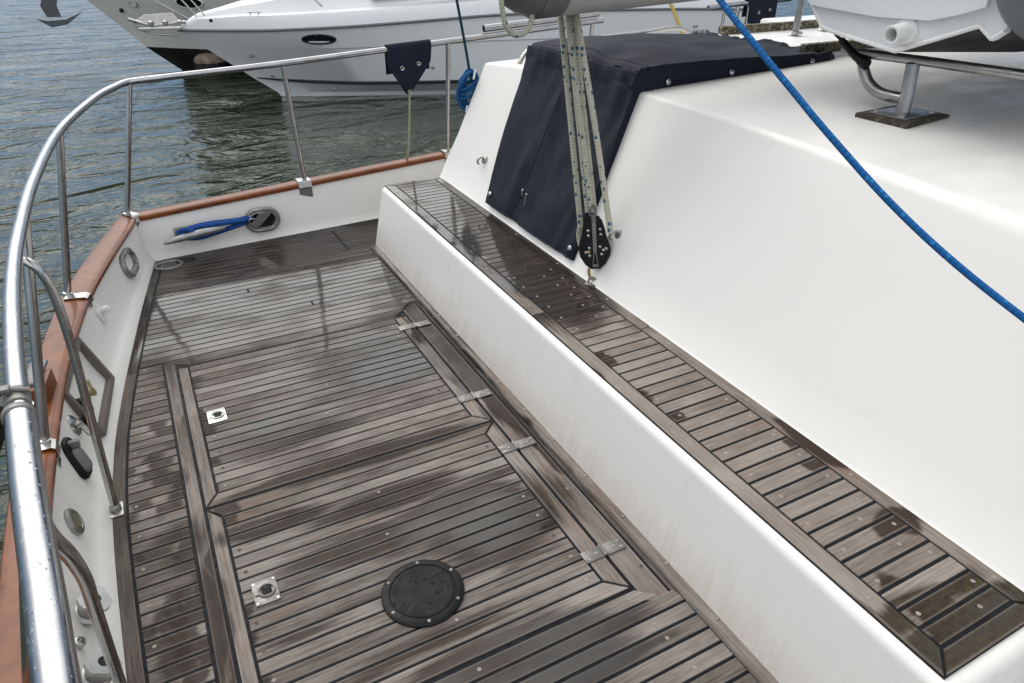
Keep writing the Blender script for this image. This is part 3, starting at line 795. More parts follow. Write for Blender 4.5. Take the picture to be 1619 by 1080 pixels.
# moulding at the bench foot, with screws
mb = MB(); rows = []
for i in range(40):
    y = .20 + (4.135 - .20) * i / 39
    rows.append([(1.136, y, -.003), (1.136, y, .010), (1.141, y, .017), (1.150, y, .022), (1.160, y, .024), (1.1665, y, .024)])
ids = [mb.add(r) for r in rows]
off = (3.3, 7.7)
for i in range(39):
    for k in range(5):
        q = [ids[i] + k, ids[i] + k + 1, ids[i + 1] + k + 1, ids[i + 1] + k]
        yv = [mb.v[j][1] for j in q]; uvs = [(yv[0], k * .008), (yv[1], k * .008 + .008), (yv[2], k * .008 + .008), (yv[3], k * .008)]
        mb.face(q, uvs, [(.5, .5)] * 4, .55)
mb.face([ids[-1] + k for k in range(6)])
for i in range(16):
    y = .45 + i * .235
    mb.lathe((1.158, y, .0235), [(.0062, 0), (.005, .003), (0, .0042)], (-.25, 0, 1), 12, mi=1)
mb.build("bench_moulding", ['teak_border', 'hinge'], yacht, 50, fix=True)

# --- cabin house
def zcrease(y): 
    d = y - 2.5
    return 1.148 - (.030 if d > 0 else .014) * d * d
def rad(y): return .028 if y > 2.5 else .028 + (2.5 - y) ** 1.5 * .022
def house_section(y, inset=0.0):
    zc = zcrease(y); x0 = 1.606 + sk(y); sl = .49
    r = min(rad(y), .40)
    xcr = x0 + sl * (zc - .40)
    pts = [(x0 - .030, y, BT + .0005), (x0 - .010, y, BT + .004), (x0 + .002, y, BT + .016)]
    # straight face then rounded shoulder
    d1 = Vector((-sl, 0, -1)).normalized(); d2 = Vector((1, 0, .035)).normalized()
    ang = math.acos(max(-1, min(1, d1.dot(d2)))); L_ = r / math.tan(ang / 2)
    L_ = min(L_, .5)
    P = Vector((xcr, y, zc)); A = P + d1 * L_; B = P + d2 * L_
    f0 = Vector(pts[-1])
    for i in range(1, 6): pts.append(tuple(f0.lerp(A, i / 5)))
    for i in range(1, 9):
        t = i / 8; pts.append(tuple(A * (1 - t) ** 2 + P * 2 * t * (1 - t) + B * t * t))
    for xx in (2.3, 2.7, 3.2, 3.8, 4.6, 5.4):
        xx = max(xx, B.x + .01 * (xx - 2)); pts.append((xx, y, B.z + (xx - B.x) * .035))
    return pts
mb = MB(); rows = []
yh = [-.8 + (4.10 + .8) * i / 64 for i in range(65)]
for y in yh: rows.append(house_section(y))
for i in range(1, 7):                                       # rounded aft corner
    a = math.pi / 2 * i / 6; s = house_section(4.10); r = .035
    rows.append([(x + (r * (1 - math.cos(a)) * .5 if k > 3 else 0), 4.10 + r * math.sin(a), z - (r * (1 - math.cos(a)) if k > 10 else 0)) for k, (x, y, z) in enumerate(s)])
mb.grid(rows)
last = rows[-1]; mb.grid([last, [(x, y + .004, 0.0) for (x, y, z) in last]])
cabin = mb.build("cabin", 'gel_house', yacht, 60)

mb = MB(); mb.grid([[(1.578, y, -.01), (1.578, y, .2), (1.577, y, BT + .002)] for y in (-.8, -.4, 0, .39)]); mb.poly([(1.16, -1.2, -.0032), (1.60, -1.2, -.0032), (1.60, .36, -.0032), (1.16, .36, -.0032)])
mb.build("cabin_plinth", 'gel', cabin, 40)
# sliding-hatch garage: white box with lichened teak runners
mb = MB(); mb.box((4.55, 3.11, 1.184), (3.0, .86, .07), bev=.012); gar = mb.build("hatch_garage", 'gel', cabin, 40)
for yy_, xx_, ln_ in ((2.715, 4.05, 1.9), (3.52, 3.70, .85)):
    mb = MB(); mb.box((xx_, yy_, 1.243), (ln_, .045, .045), Matrix.Rotation(0, 3, 'Z'), .006); mb.build("teak_runner", 'lichen', gar, 40)
# roof grab rail
def railtube(pts, r, n=8, seg=14): mb = MB(); mb.tube(spline(pts, n), r, seg); return mb
mb = railtube([(2.03, 3.8, 1.075), (2.045, 3.8, 1.115), (2.09, 3.8, 1.165), (2.16, 3.8, 1.190), (2.4, 3.8, 1.200), (2.9, 3.8, 1.222), (3.10, 3.8, 1.236), (3.2, 3.8, 1.232), (3.27, 3.8, 1.20), (3.30, 3.8, 1.14), (3.305, 3.8, 1.08)], .014)
mb.build("grab_rail", 'steel', cabin)
# small snap hooks on the sloping face
def snap_hook(x, y, z):
    nrm = Vector((-1, 0, .49)).normalized(); c = Vector((x, y, z)) - nrm * .004
    mb = MB(); mb.lathe(c, [(.024, 0), (.024, .005), (.018, .008), (0, .009)], nrm, 16)
    t = Vector((.43, 0, .9)).normalized()
    mb.tube(spline([c + nrm * .006, c + nrm * .028 + t * .004, c + nrm * .036 - t * .016 + Vector((0, .008, 0)), c + nrm * .026 - t * .034 + Vector((0, .014, 0)), c + nrm * .014 - t * .036 + Vector((0, .016, 0))], 5), .0062, 8)
    return mb.build("lashing_hook", 'steel_dull', cabin, 45)
snap_hook(1.733, 3.664, .617); snap_hook(1.735, 2.318, .625)

# --- dinghy cradle on the cabin roof
PX, PY, PZ = 2.536, 1.70, 1.152
crz = house_section(PY)
mb = MB()
mb.box((PX, PY, PZ - .006), (.27, .21, .052), Matrix.Rotation(R(4), 3, 'Z'), .005)
pad = mb.build("cradle_pad", 'mossy_teak', yacht, 40)
mb = MB(); mb.box((PX, PY, PZ + .0225), (.20, .145, .005), Matrix.Rotation(R(4), 3, 'Z'), .0015)
for sx in (-.08, .08):
    for sy in (-.055, .055): mb.lathe((PX + sx, PY + sy, PZ + .025), [(.008, 0), (.007, .006), (0, .007)], seg=8)
mb.build("base_plate", 'steel_dull', pad, 40)
cr = railtube([(PX, PY, PZ + .025), (PX, PY + .004, 1.25), (PX, PY + .012, 1.345)], .0235)
cradle = cr.build("cradle_post", 'steel_dull', yacht)
mb = railtube([(PX, 1.955, 1.345), (PX, 1.925, 1.325), (PX, 1.905, 1.29), (PX, 1.87, 1.250), (PX, 1.81, 1.225), (PX, 1.715, 1.222)], .021); mb.build("curved_arm", 'steel_dull', cradle)
mb = railtube([(PX, 2.02, 1.350), (PX, 1.7, 1.358), (PX, 1.2, 1.362), (PX, .6, 1.366), (PX, -.4, 1.370)], .017); mb.build("cross_bar", 'steel_dull', cradle)
mb = MB(); mb.tube(spline([(PX - .02, 2.06, 1.41), (PX - .015, 2.0, 1.375), (PX - .03, 1.94, 1.345), (PX - .02, 1.90, 1.325)], 5), [.006] * 3 + [.014] * 10 + [.018] * 3, 8)
mb.lathe((PX - .02, 1.895, 1.323), [(.02, -.01), (.022, 0), (.02, .012), (0, .014)], (0, -1, -.3), 12); mb.build("clamp_lever", 'black_plastic', cradle)

# --- pushpit
RL = [(-.05, -.35, 1.03), (-.13, .1, 1.03), (-.198, .45, 1.03), (-.229, .676, 1.03), (-.243, .791, 1.03), (-.272, 1.01, 1.03), (-.303, 1.28, 1.03)]
RU = [(-.303, 1.28, 1.03), (-.329, 1.537, 1.03), (-.356, 1.883, 1.03), (-.368, 2.255, 1.03), (-.360, 2.845, 1.03), (-.304, 3.576, 1.03), (-.169, 4.257, 1.03), (-.075, 4.53, 1.030),
      (-.02, 4.640, 1.031), (.05, 4.668, 1.034), (.30, 4.672, 1.044), (.862, 4.68, 1.067), (1.979, 4.72, 1.124), (2.6, 4.735, 1.158), (3.25, 4.75, 1.195)]
mb = MB(); mb.tube(spline(RU, 10), .0185, 20)
rail = mb.build("pushpit_rail", 'steel_wet', yacht, 50)
mb = MB(); mb.tube(spline(RL[:-1] + [(-.3015, 1.265, 1.03)], 10), .0236, 24)
mb.build("lower_rail", 'steel_wet', rail, 50)
mb = MB(); d = (Vector(RU[1]) - Vector(RL[-2])).normalized(); c = Vector((-.302, 1.262, 1.03))
mb.lathe(c, [(.0242, -.010), (.0262, -.008), (.0262, .004), (.0225, .010), (.0193, .013)], d, 24)
# hose clamp with screw just above
c2 = c + d * .040; 
mb.lathe(c2, [(.0195, -.012), (.0215, -.011), (.0215, .011), (.0195, .012)], d, 24)
mb.lathe(c2 + d * .03, [(.0195, -.008), (.0210, -.007), (.0210, .007), (.0195, .008)], d, 24)
mb.tube([c2 + d * .014 + Vector((-.045, -.012, .020)), c2 + d * .014 + Vector((-.005, .0, .0265)), c2 + d * .014 + Vector((.024, .0, .018))], .0045, 8)
mb.box(c2 + d * .014 + Vector((-.012, 0, .027)), (.018, .018, .012), None, .002)
mb.build("rail_clamp", 'hinge', rail, 40)
mb = MB(); mb.tube([(-.345, 1.30, 1.012), (-.40, 1.22, .93), (-.44, 1.15, .80)], .022, 12); mb.lathe((-.345, 1.30, 1.012), [(.026, -.01), (.03, 0), (.026, .02), (0, .025)], (.5, .75, .8), 14)
mb.build("holder_tube", 'black_plastic', rail)
# upper stub tube lying on the rail
mb = MB(); mb.tube([(2.265, 4.752, 1.186), (2.7, 4.755, 1.212), (3.21, 4.757, 1.243)], .0235, 18, cap=False)
for (p_, q_) in (((2.265, 4.752, 1.186), -1), ((3.21, 4.757, 1.243), 1)):
    mb.lathe(p_, [(.0235, 0), (.020, .001 * q_), (.019, -.02 * q_), (0, -.02 * q_)], (1, 0, .06), 18, mi=1)
mb.build("upper_stub_tube", ['steel_wet', 'gap'], rail, 50)

def bracket(parent, x, y, z, tx, ty, w=.055, drop=.085, th=.004):
    """saddle over the cap rail with a plate down the inside; (tx,ty) points inboard"""
    t = Vector((tx, ty, 0)).normalized(); s = Vector((-t.y, t.x, 0)); mb = MB()
    sec = [(-.085, .012), (-.083, .040), (-.06, .0415), (.006, .0415), (.0165, .034), (.0175, .005), (.006, -.006), (.004, -drop)]
    rows = []
    for k in (-w / 2, w / 2): rows.append([Vector((x, y, z)) + t * a + s * k + Vector((0, 0, b)) for a, b in sec])
    rows2 = [[p + Vector((0, 0, .0)) + t * 0 for p in r] for r in rows]
    mb.grid(rows); 
    thick = []
    for k in (-w / 2, w / 2): thick.append([Vector((x, y, z)) + t * (a + (th if b < .03 else 0)) + s * k + Vector((0, 0, b + (th if b > .03 else 0))) for a, b in sec])
    mb.grid(thick[::-1])
    for k in (0, 1): mb.grid([rows[k], thick[k]] if k else [thick[k], rows[k]])
    mb.poly([rows[0][-1], rows[1][-1], thick[1][-1], thick[0][-1]])
    for k in (-.015, .015):
        mb.lathe(Vector((x, y, z)) + t * .008 + s * k + Vector((0, 0, -drop * .62)), [(.005, 0), (.0042, .0022), (0, .0026)], t, 10)
    return mb.build("base_bracket", 'steel', parent, 30)
def stanchion(base, top, r=.0155):
    mb = MB(); b, t = Vector(base), Vector(top); mb.tube([b, b.lerp(t, .5), t], r, 16)
    mb.lathe(b, [(r + .006, -.002), (r + .0055, .012), (r, .016)], (t - b), 18)
    return mb.build("stanchion", 'steel', yacht, 50)
s_ = stanchion((-.193, 4.668, .278), (.004, 4.662, 1.025)); bracket(s_, -.155, 4.62, .244, .55, -.83, drop=.03)
s_ = stanchion((-.484, 3.575, .287), (-.309, 3.565, 1.022)); bracket(s_, xc(3.50), 3.51, zc_stern(3.5), .96, -.25, drop=.075)
s_ = stanchion((-.522, 2.33, .30), (-.368, 2.42, 1.022)); bracket(s_, xc(2.30), 2.30, zc_stern(2.3), 1, 0, drop=.085)
s_ = stanchion((-.508, 1.34, .30), (-.302, 1.32, 1.02))
s_ = stanchion((.893, 4.705, .318), (.862, 4.681, 1.058)); bracket(s_, .885, ybt(.885), zc_side(.885), 0, -1, w=.085, drop=.10)
s_ = stanchion((1.965, 4.775, .365), (1.979, 4.721, 1.112)); bracket(s_, 1.965, ybt(1.965), zc_side(1.965), 0, -1, w=.085, drop=.10)
s_ = stanchion((3.17, 4.85, .415), (3.16, 4.75, 1.182)); bracket(s_, 3.17, ybt(3.17), zc_side(3.17), 0, -1, w=.085, drop=.10)
# inner handrail braces down to the deck
def brace(pts, foot):
    mb = railtube(pts, .0135, 8, 14); o = mb.build("handrail_brace", 'steel', yacht)
    if foot:
        f = Vector(foot); mb = MB(); mb.box((f.x - .004, f.y, .004), (.055, .075, .006), None, .002)
        mb.lathe((f.x, f.y, .005), [(.019, 0), (.019, .02), (.0145, .026)], seg=16); mb.build("foot_plate", 'steel_dull', o, 40)
    return o
brace([(-.398, 2.30, .945), (-.372, 2.27, .938), (-.350, 2.26, .905), (-.340, 2.26, .835), (-.342, 2.26, .675), (-.360, 2.258, .419), (-.384, 2.255, .078), (-.388, 2.255, .01)], (-.388, 2.255, 0))
brace([(-.265, 1.0, 1.012), (-.275, 1.03, .965), (-.283, 1.08, .89), (-.282, 1.12, .815), (-.296, 1.20, .683), (-.318, 1.27, .538), (-.361, 1.38, .166), (-.370, 1.40, .012)], (-.37, 1.40, 0))
# --- fittings on the bulwarks
def frame(nrm, up=(0, 0, 1)):
    n_ = Vector(nrm).normalized(); u = Vector(up); u = (u - n_ * u.dot(n_)).normalized(); s = u.cross(n_); return s, u, n_
def stadium(c, s, u, hw, hh, n=40, rr=None):
    """rounded oblong outline"""
    r = min(hw, hh) if rr is None else rr; pts = []
    for k in range(n):
        a = 2 * math.pi * k / n; cx_ = math.copysign(hw - r, math.cos(a)) if abs(math.cos(a)) > 1e-6 else 0; cy_ = math.copysign(hh - r, math.sin(a)) if abs(math.sin(a)) > 1e-6 else 0
        pts.append(c + s * (cx_ + r * math.cos(a)) + u * (cy_ + r * math.sin(a)))
    return pts
def fairlead(c, nrm, hw, hh, up=(0, 0, 1)):
    s, u, n_ = frame(nrm, up); c = Vector(c); mb = MB(); rows = []
    for (k, h) in ((1.0, -.004), (1.0, .006), (.96, .014), (.88, .017), (.80, .017), (.70, .013), (.62, .015), (.585, .013), (.56, .0), (.54, -.03)):
        d_ = (1 - k) * min(hw, hh)
        rows.append(stadium(c + n_ * h, s, u, hw - d_, hh - d_))
    mb.grid(rows, closed=True)
    mb.poly(rows[-1], mi=1)
    for a in (.6, 2.5, 3.8, 5.6):
        q = c + n_ * .0165 + s * (hw - .2 * min(hw, hh)) * math.cos(a) + u * (hh - .2 * min(hw, hh)) * math.sin(a)
        mb.lathe(q, [(.006, 0), (.005, .002), (0, .002)], n_, 10, mi=2)
    return mb.build("fairlead", ['bronze', 'gap', 'steel'], yacht, 40)
def wall_n(y, z):
    e = .01; p = Vector((xwall(y, z), y, z)); a = Vector((xwall(y + e, z), y + e, z)) - p; b = Vector((xwall(y, z + e), y, z + e)) - p
    n_ = b.cross(a).normalized(); return p, (n_ if n_.x > 0 else -n_)
fairlead((.568, 4.60, .140), (0, -1, .02), .112, .082)
p, n_ = wall_n(4.2, .155); fairlead(p + n_ * .004, n_, .118, .070)
# horn cleat beside the side fairlead
mb = MB(); cx, cy, cz = .158, 4.515, .145
mb.tube(spline([(-.035, 4.518, .118), (.02, 4.512, .128), (.10, 4.508, .142), (.18, 4.508, .151), (.27, 4.512, .156), (.325, 4.52, .156)], 6), [.009] + [.011 + .013 * math.sin(math.pi * k / 29) for k in range(29)] + [.009], 14)
for xx in (.09, .215):
    mb.tube([(xx, 4.515, .143), (xx, 4.56, .147), (xx, 4.60, .150)], [.019, .016, .024], 14)
mb.box((.152, 4.592, .150), (.235, .012, .062), None, .005)
mb.build("horn_cleat", 'zinc', yacht, 50)
# round deck scupper in the corner
mb = MB(); c = Vector((-.042, 4.455, .0015)); rows = []
mb.lathe(c, [(.086, -.003), (.084, .004), (.074, .005), (.068, .001), (.066, -.02)], seg=36, ell=(1, .78), mi=0)
mb.lathe(c + Vector((0, 0, -.012)), [(.067, 0), (0, 0)], seg=36, ell=(1, .78), mi=1)
mb.lathe(c + Vector((.10, .035, 0)), [(.060, -.003), (.058, .003), (.05, .0035), (.046, .001), (0, .001)], seg=30, ell=(1, .7), mi=1)
mb.build("deck_scupper", ['bronze', 'rubber'], yacht, 40)
# white hook
p, n_ = wall_n(3.55, .175); mb = MB()
s, u, nn = frame(n_); mb.prism([p + s * a + u * b for a, b in ((-.04, -.035), (.04, -.035), (.04, .025), (.0, .045), (-.04, .025))], nn * .010)
mb.tube(spline([p + nn * .004 + u * .012, p + nn * .028 + u * .010, p + nn * .040 + u * .0, p + nn * .036 + u * .018], 5), .015, 10)
mb.build("white_hook", 'white_plastic', yacht, 40)
# faded patch above the locker
p, n_ = wall_n(3.16, .20); s, u, nn = frame(n_)
# recessed locker with a dark frame and a brass valve
p, n_ = wall_n(2.91, .150); s, u, nn = frame(n_); p = p + nn * .014
mb = MB(); HW, HH, B = .225, .122, .022
for (a, b, c_, d_) in ((-HW, HW, -HH, -HH + B), (-HW, HW, HH - B, HH), (-HW, -HW + B, -HH + B, HH - B), (HW - B, HW, -HH + B, HH - B)):
    mb.prism([p + s * a + u * c_, p + s * b + u * c_, p + s * b + u * d_, p + s * a + u * d_], nn * .016)
    mb.prism([p + s * a + u * c_ - nn * .03, p + s * b + u * c_ - nn * .03, p + s * b + u * d_ - nn * .03, p + s * a + u * d_ - nn * .03], nn * .03)
lk = mb.build("locker_frame", 'teak_margin', yacht, 30)
mb = MB(); q = p - nn * .030
def Q(a, b, h=0): return q + s * a + u * b + nn * h
iw, ih = HW - B, HH - B
mb.poly([Q(-iw, -ih, .012), Q(iw, -ih, .012), Q(iw, ih, .012), Q(-iw, ih, .012)]); mb.build("locker_back", 'gel', lk, 0)
mb = MB(); mb.lathe(Q(-.05, -.01, .014), [(.024, 0), (.024, .012), (.014, .016), (.012, .03), (.018, .032), (.018, .040), (0, .042)], nn, 16); mb.tube([Q(-.05, -.01, .048), Q(-.02, .03, .05)], .006, 8); mb.build("brass_valve", 'brass', lk, 40)
mb = MB(); mb.lathe(Q(-.155, -.02, .014), [(.02, 0), (.02, .02), (.012, .024), (.012, .036), (0, .037)], nn, 14); mb.box(Q(-.155, .02, .03), (.03, .03, .03), None, .004); mb.build("shower_fitting", 'black_plastic', lk, 40)
# flanged filler with a dark cap on a chain
p, n_ = wall_n(2.60, .175); mb = MB()
mb.lathe(p - n_ * .004, [(.042, 0), (.042, .006), (.036, .011), (.018, .016), (.015, .03), (.02, .032), (.02, .042)], n_, 24)
mb.lathe(p, [(.021, .040), (.023, .043), (.023, .058), (.018, .064), (0, .065)], n_, 20, mi=1)
s, u, nn = frame(n_); mb.tube(spline([p + nn * .05 - u * .02, p + nn * .048 - u * .055 + s * .01, p + nn * .03 - u * .05 - s * .03, p + nn * .02 - u * .012 - s * .02], 6), .0022, 6)
mb.build("deck_filler", ['steel', 'black_plastic'], yacht, 40)
# black and grey vent cowl
p, n_ = wall_n(2.41, .155); s, u, nn = frame(n_, (.0, .25, 1)); mb = MB()
rows = [stadium(p + nn * h, s, u, .052 - d_, .080 - d_, rr=.036 - d_) for h, d_ in ((-.004, 0), (.010, 0), (.016, .006))]; mb.grid(rows, closed=True); mb.poly(rows[-1])
rows = [stadium(p + nn * h - u * .012, s, u, .033 - d_, .050 - d_, rr=.026 - d_) for h, d_ in ((.014, 0), (.026, .002), (.032, .010), (.033, .016))]; mb.grid(rows, closed=True, mi=1); mb.poly(rows[-1], mi=1)
mb.box(p + nn * .022 + u * .05, (.045, .02, .03), None, .004, mi=1)
mb.build("vent_cowl", ['black_plastic', 'grey_plastic'], yacht, 45)
# round black inlet with a worn yellow centre
p, n_ = wall_n(2.07, .150); mb = MB()
mb.lathe(p - n_ * .004, [(.046, 0), (.046, .014), (.040, .019), (.030, .0195), (.028, .016), (0, .016)], n_, 28)
mb.lathe(p, [(.0275, .0125), (.0265, .015), (.016, .0145), (0, .0165)], n_, 20, mi=1)
mb.build("shore_power_inlet", ['steel_dull', 'inlet_face'], yacht, 40)
# mooring bollards with three-cornered chrome heads at the near end
def bollard(y, z, sz):
    p, n_ = wall_n(y, z); ax = Vector((.55, -.1, .82)).normalized(); p = p + Vector((.012, 0, -.02)); mb = MB()
    mb.lathe(p, [(.038 * sz, 0), (.040 * sz, .012), (.030 * sz, .018), (.030 * sz, .022), (.033 * sz, .030), (.036 * sz, .055), (.034 * sz, .058)], ax, 24)
    s, u, nn = frame(ax, (0, 1, 0)); c = p + ax * .058
    tri = []
    for k in range(3):
        a = R(90 + 120 * k)
        for da in (-22, 0, 22): tri.append(c + s * .046 * sz * math.cos(a + R(da)) + u * .046 * sz * math.sin(a + R(da)))
    mb.prism(tri, ax * .010, mi=1)
    mb.lathe(c + ax * .0101, [(.015 * sz, 0), (.014 * sz, .0015), (.011 * sz, .0005), (0, .0004)], ax, 18, mi=2)
    return mb.build("winch_head", ['steel_dull', 'steel', 'gap'], yacht, 35)
bollard(1.71, .12, 1.0); bollard(1.50, .10, 1.0); bollard(1.33, .10, 1.0)
p, n_ = wall_n(1.59, .125); mb = MB(); mb.lathe(p, [(.016, -.004), (.016, .012), (.010, .013), (.009, .002), (0, .002)], (n_ + Vector((0, 0, .8))), 18); mb.build("drain_outlet", 'steel', yacht, 40)
# teak chock with a grey pad on the stern cap
mb = MB(); mb.box((-.545, 2.66, .325), (.075, .15, .075), Matrix.Rotation(R(-8), 3, 'Z'), .008); mb.box((-.550, 2.70, .368), (.055, .17, .016), Matrix.Rotation(R(-8), 3, 'Z'), .004, mi=1)
mb.build("teak_chock", ['varnish', 'grey_plastic'], yacht, 40)

# --- far-side posts and second rail piece (right of the canvas)
mb = railtube([(4.35, 4.85, 1.228), (4.7, 4.86, 1.245), (5.3, 4.88, 1.262)], .020); r2 = mb.build("gate_rail", 'steel_wet', yacht)
for (x, y, zt, r_) in ((4.545, 4.87, 1.235, .013), (4.69, 4.87, 1.24, .019), (4.83, 4.885, 1.245, .018)):
    mb = MB(); mb.tube([(x, y, .45), (x, y, zt)], r_, 14); mb.build("gate_post", 'steel', yacht, 50)
for (x, y, r_) in ((3.64, 3.268, .020), (3.99, 3.35, .016)):
    mb = MB(); mb.tube([(x, y, 1.10), (x, y, 1.75)], r_, 14); mb.lathe((x, y, 1.232), [(.045, 0), (.04, .010), (r_, .014)], seg=18); mb.build("awning_post", 'steel_dull', yacht, 50)
mb = MB(); mb.box((4.95, 3.72, 1.17), (1.2, 1.1, .06), None, .02); mb.build("roof_hatch", 'gel', cabin, 40)

# ================================================================== CANVAS COVER over companionway and hatch
def cover():
    root = empty("companionway_cover", (1.65, 3.0, .45), "dark navy canvas cover snapped over the companionway and hatch", "canvas cover")
    mb = MB(); rows = []
    # (x, z, yL, yR, drop) along the cover from its foot, up the face, over the top
    prof = [(1.640, .440, 3.425, 2.520, .012), (1.648, .465, 3.432, 2.522, .030), (1.70, .580, 3.460, 2.530, .034), (1.78, .745, 3.500, 2.545, .036), (1.86, .91, 3.535, 2.562, .040),
            (1.93, 1.05, 3.560, 2.580, .055), (1.966, 1.15, 3.572, 2.590, .085), (1.978, 1.205, 3.575, 2.596, .10), (1.988, 1.232, 3.576, 2.600, .105), (2.006, 1.243, 3.578, 2.602, .105),
            (2.10, 1.248, 3.60, 2.604, .105), (2.35, 1.250, 3.62, 2.610, .100), (2.65, 1.243, 3.62, 2.618, .090), (2.90, 1.236, 3.60, 2.625, .084), (3.12, 1.232, 3.56, 2.632, .078), (3.22, 1.224, 3.50, 2.640, .064), (3.27, 1.205, 3.48, 2.650, .045), (3.285, 1.18, 3.47, 2.66, .01)]
    # refine along the path
    fine = []
    for i in range(len(prof) - 1):
        for k in range(6): fine.append([a + (b - a) * k / 6 for a, b in zip(prof[i], prof[i + 1])])
    fine.append(list(prof[-1])); ns = 60
    for i, (x, z, yl, yr, dr) in enumerate(fine):
        a = fine[max(0, i - 1)]; b = fine[min(len(fine) - 1, i + 1)]
        tx, tz = b[0] - a[0], b[1] - a[1]; ln = math.hypot(tx, tz); nx, nz_ = -tz / ln, tx / ln
        row = []
        top = max(0, min(1, (x - 1.99) / .15))
        for k in range(-4, ns + 5):
            if k < 0: t = 0; h = -dr * (-k / 4)
            elif k > ns: t = 1; h = -dr * ((k - ns) / 4)
            else: t = k / ns; h = 0
            y = yl + (yr - yl) * t
            if k < 0: y += .012 * (-k / 4)
            if k > ns: y -= .012 * ((k - ns) / 4)
            ed = math.sin(math.pi * t)
            cam_ = (.034 * ed) * top * max(.15, min(1, (3.0 - x) / .7))
            p_ = Vector((x, y, z))
            q = Vector((x * 2.2, y * (5 if x < 1.99 else 2.5), z * 1.3))
            wr = (noise.noise(q * 1.1) * .017 + noise.noise(q * 2.6 + Vector((3, 1, 2))) * .010 + noise.noise(Vector((x * 9, y * 7 + x * 5, z * 9))) * .004) * (.40 + ed)
            # folds that run down the face, and a puckered front corner
            if x < 1.97: wr += .016 * math.sin(y * 24 + z * 5) * noise.noise(Vector((y * 2.4, z * 1.5, 4))) + .010 * max(0, 1 - (y - 2.52) / .20) * math.sin((y - 2.5) * 60 + z * 9)
            cf = max(0, 1 - abs(y - 2.62) / .12) * max(0, 1 - abs(x - 2.02) / .14); wr += cf * .016 * noise.noise(Vector((x * 38, y * 30, z * 20)))
            ce = max(0, 1 - abs(x - 3.20) / .15); wr += ce * .034 * noise.noise(Vector((x * 20, y * 22, z * 9)))
            if x < 1.985: wr = max(wr, -.012) + .020 * (1 if 0 <= k <= ns else 0)
            hh = h + wr + cam_
            row.append((p_.x + nx * hh, p_.y, p_.z + nz_ * hh))
        rows.append(row)
    mb.grid(rows, flip=True)
    mb.build("canvas", 'canvas', root, 60, fix=False)
    for path_ in ([r[1] for r in rows], [r[-2] for r in rows], rows[56][3:-3], [Vector(a).lerp(Vector(b), .5) for a, b in zip(rows[1], rows[2])]):   # stitched hems
        mb = MB(); mb.tube([Vector(p_) for p_ in path_], .0036, 6); mb.build("hem", 'canvas', root, 60)
    def snap(p, nrm, r=.0115):
        mb = MB(); mb.lathe(p, [(r * 1.25, -.002), (r * 1.2, .002), (r, .0045), (r * .5, .0062), (0, .006)], nrm, 14); return mb.build("snap_fastener", 'steel', root, 40)
    sn = Vector((0, -1, .12)).normalized()
    for (x, z) in ((2.145, 1.178), (2.53, 1.188), (3.08, 1.195)): snap((x, 2.588 + (x - 2.1) * .035, z), sn)
    fn = Vector((-1, 0, .49)).normalized()
    for (x, y, z) in ((1.672, 3.40, .485), (1.668, 2.55, .475)): snap(Vector((x, y, z)) + fn * .037, fn)
    # two zip sliders on the front
    for (y, dz) in ((3.055, 0), (3.015, -.012)):
        c = Vector((1.70, y, .595 + dz)) + fn * .043; mb = MB()
        mb.box(c, (.012, .016, .022), None, .003); mb.tube([c, c - Vector((.012, -.004, .05))], .0035, 6); mb.build("zip_slider", 'steel', root, 40)
    mb = MB(); mb.tube(spline([Vector((1.690, 3.05, .575)) + fn * .044, Vector((1.665, 3.08, .50)) + fn * .040], 4), .003, 6)
    mb.tube(spline([Vector((1.700, 3.06, .595)) + fn * .042, Vector((1.84, 3.085, .88)) + fn * .036, Vector((1.92, 3.10, 1.05)) + fn * .03], 5), .0028, 6); mb.build("seam_piping", 'canvas', root)
cover()

# ================================================================== BOOM and mainsheet
BY, BZ, BR = 2.55, 1.652, .172
boom = empty("boom", (1.35, BY, BZ), "thick grey boom end overhead with a dark rounded end cap", "boom")
ax = Vector((1, -.03, .050)).normalized(); c = Vector((1.50, BY, BZ - .005))
mb = MB(); mb.lathe(c, [(BR, 0), (BR, .4), (BR, 1.2), (BR, 5.5), (0, 5.5)], ax, 48, ell=(1.0, 1.0)); mb.build("boom_tube", 'boom', boom, 50)
mb = MB(); mb.lathe(c, [(0, -.24), (.05, -.235), (.09, -.218), (.125, -.187), (.150, -.148), (.1625, -.112), (.168, -.096), (.1705, -.096), (.1735, -.092), (.1735, .004), (.172, .0045)], ax, 48); mb.build("end_cap", 'boom_end', boom, 30)
mb = MB(); mb.tube(spline([(1.262, 2.5, 1.56), (1.268, 2.5, 1.51), (1.283, 2.5, 1.458), (1.318, 2.5, 1.426), (1.363, 2.5, 1.432), (1.388, 2.5, 1.468), (1.395, 2.5, 1.53)], 6), .0098, 12)
tag(mb.build("rope_loop", 'rope_sheet'), "short loop of flecked rope hanging under the boom's dark end", "rope")

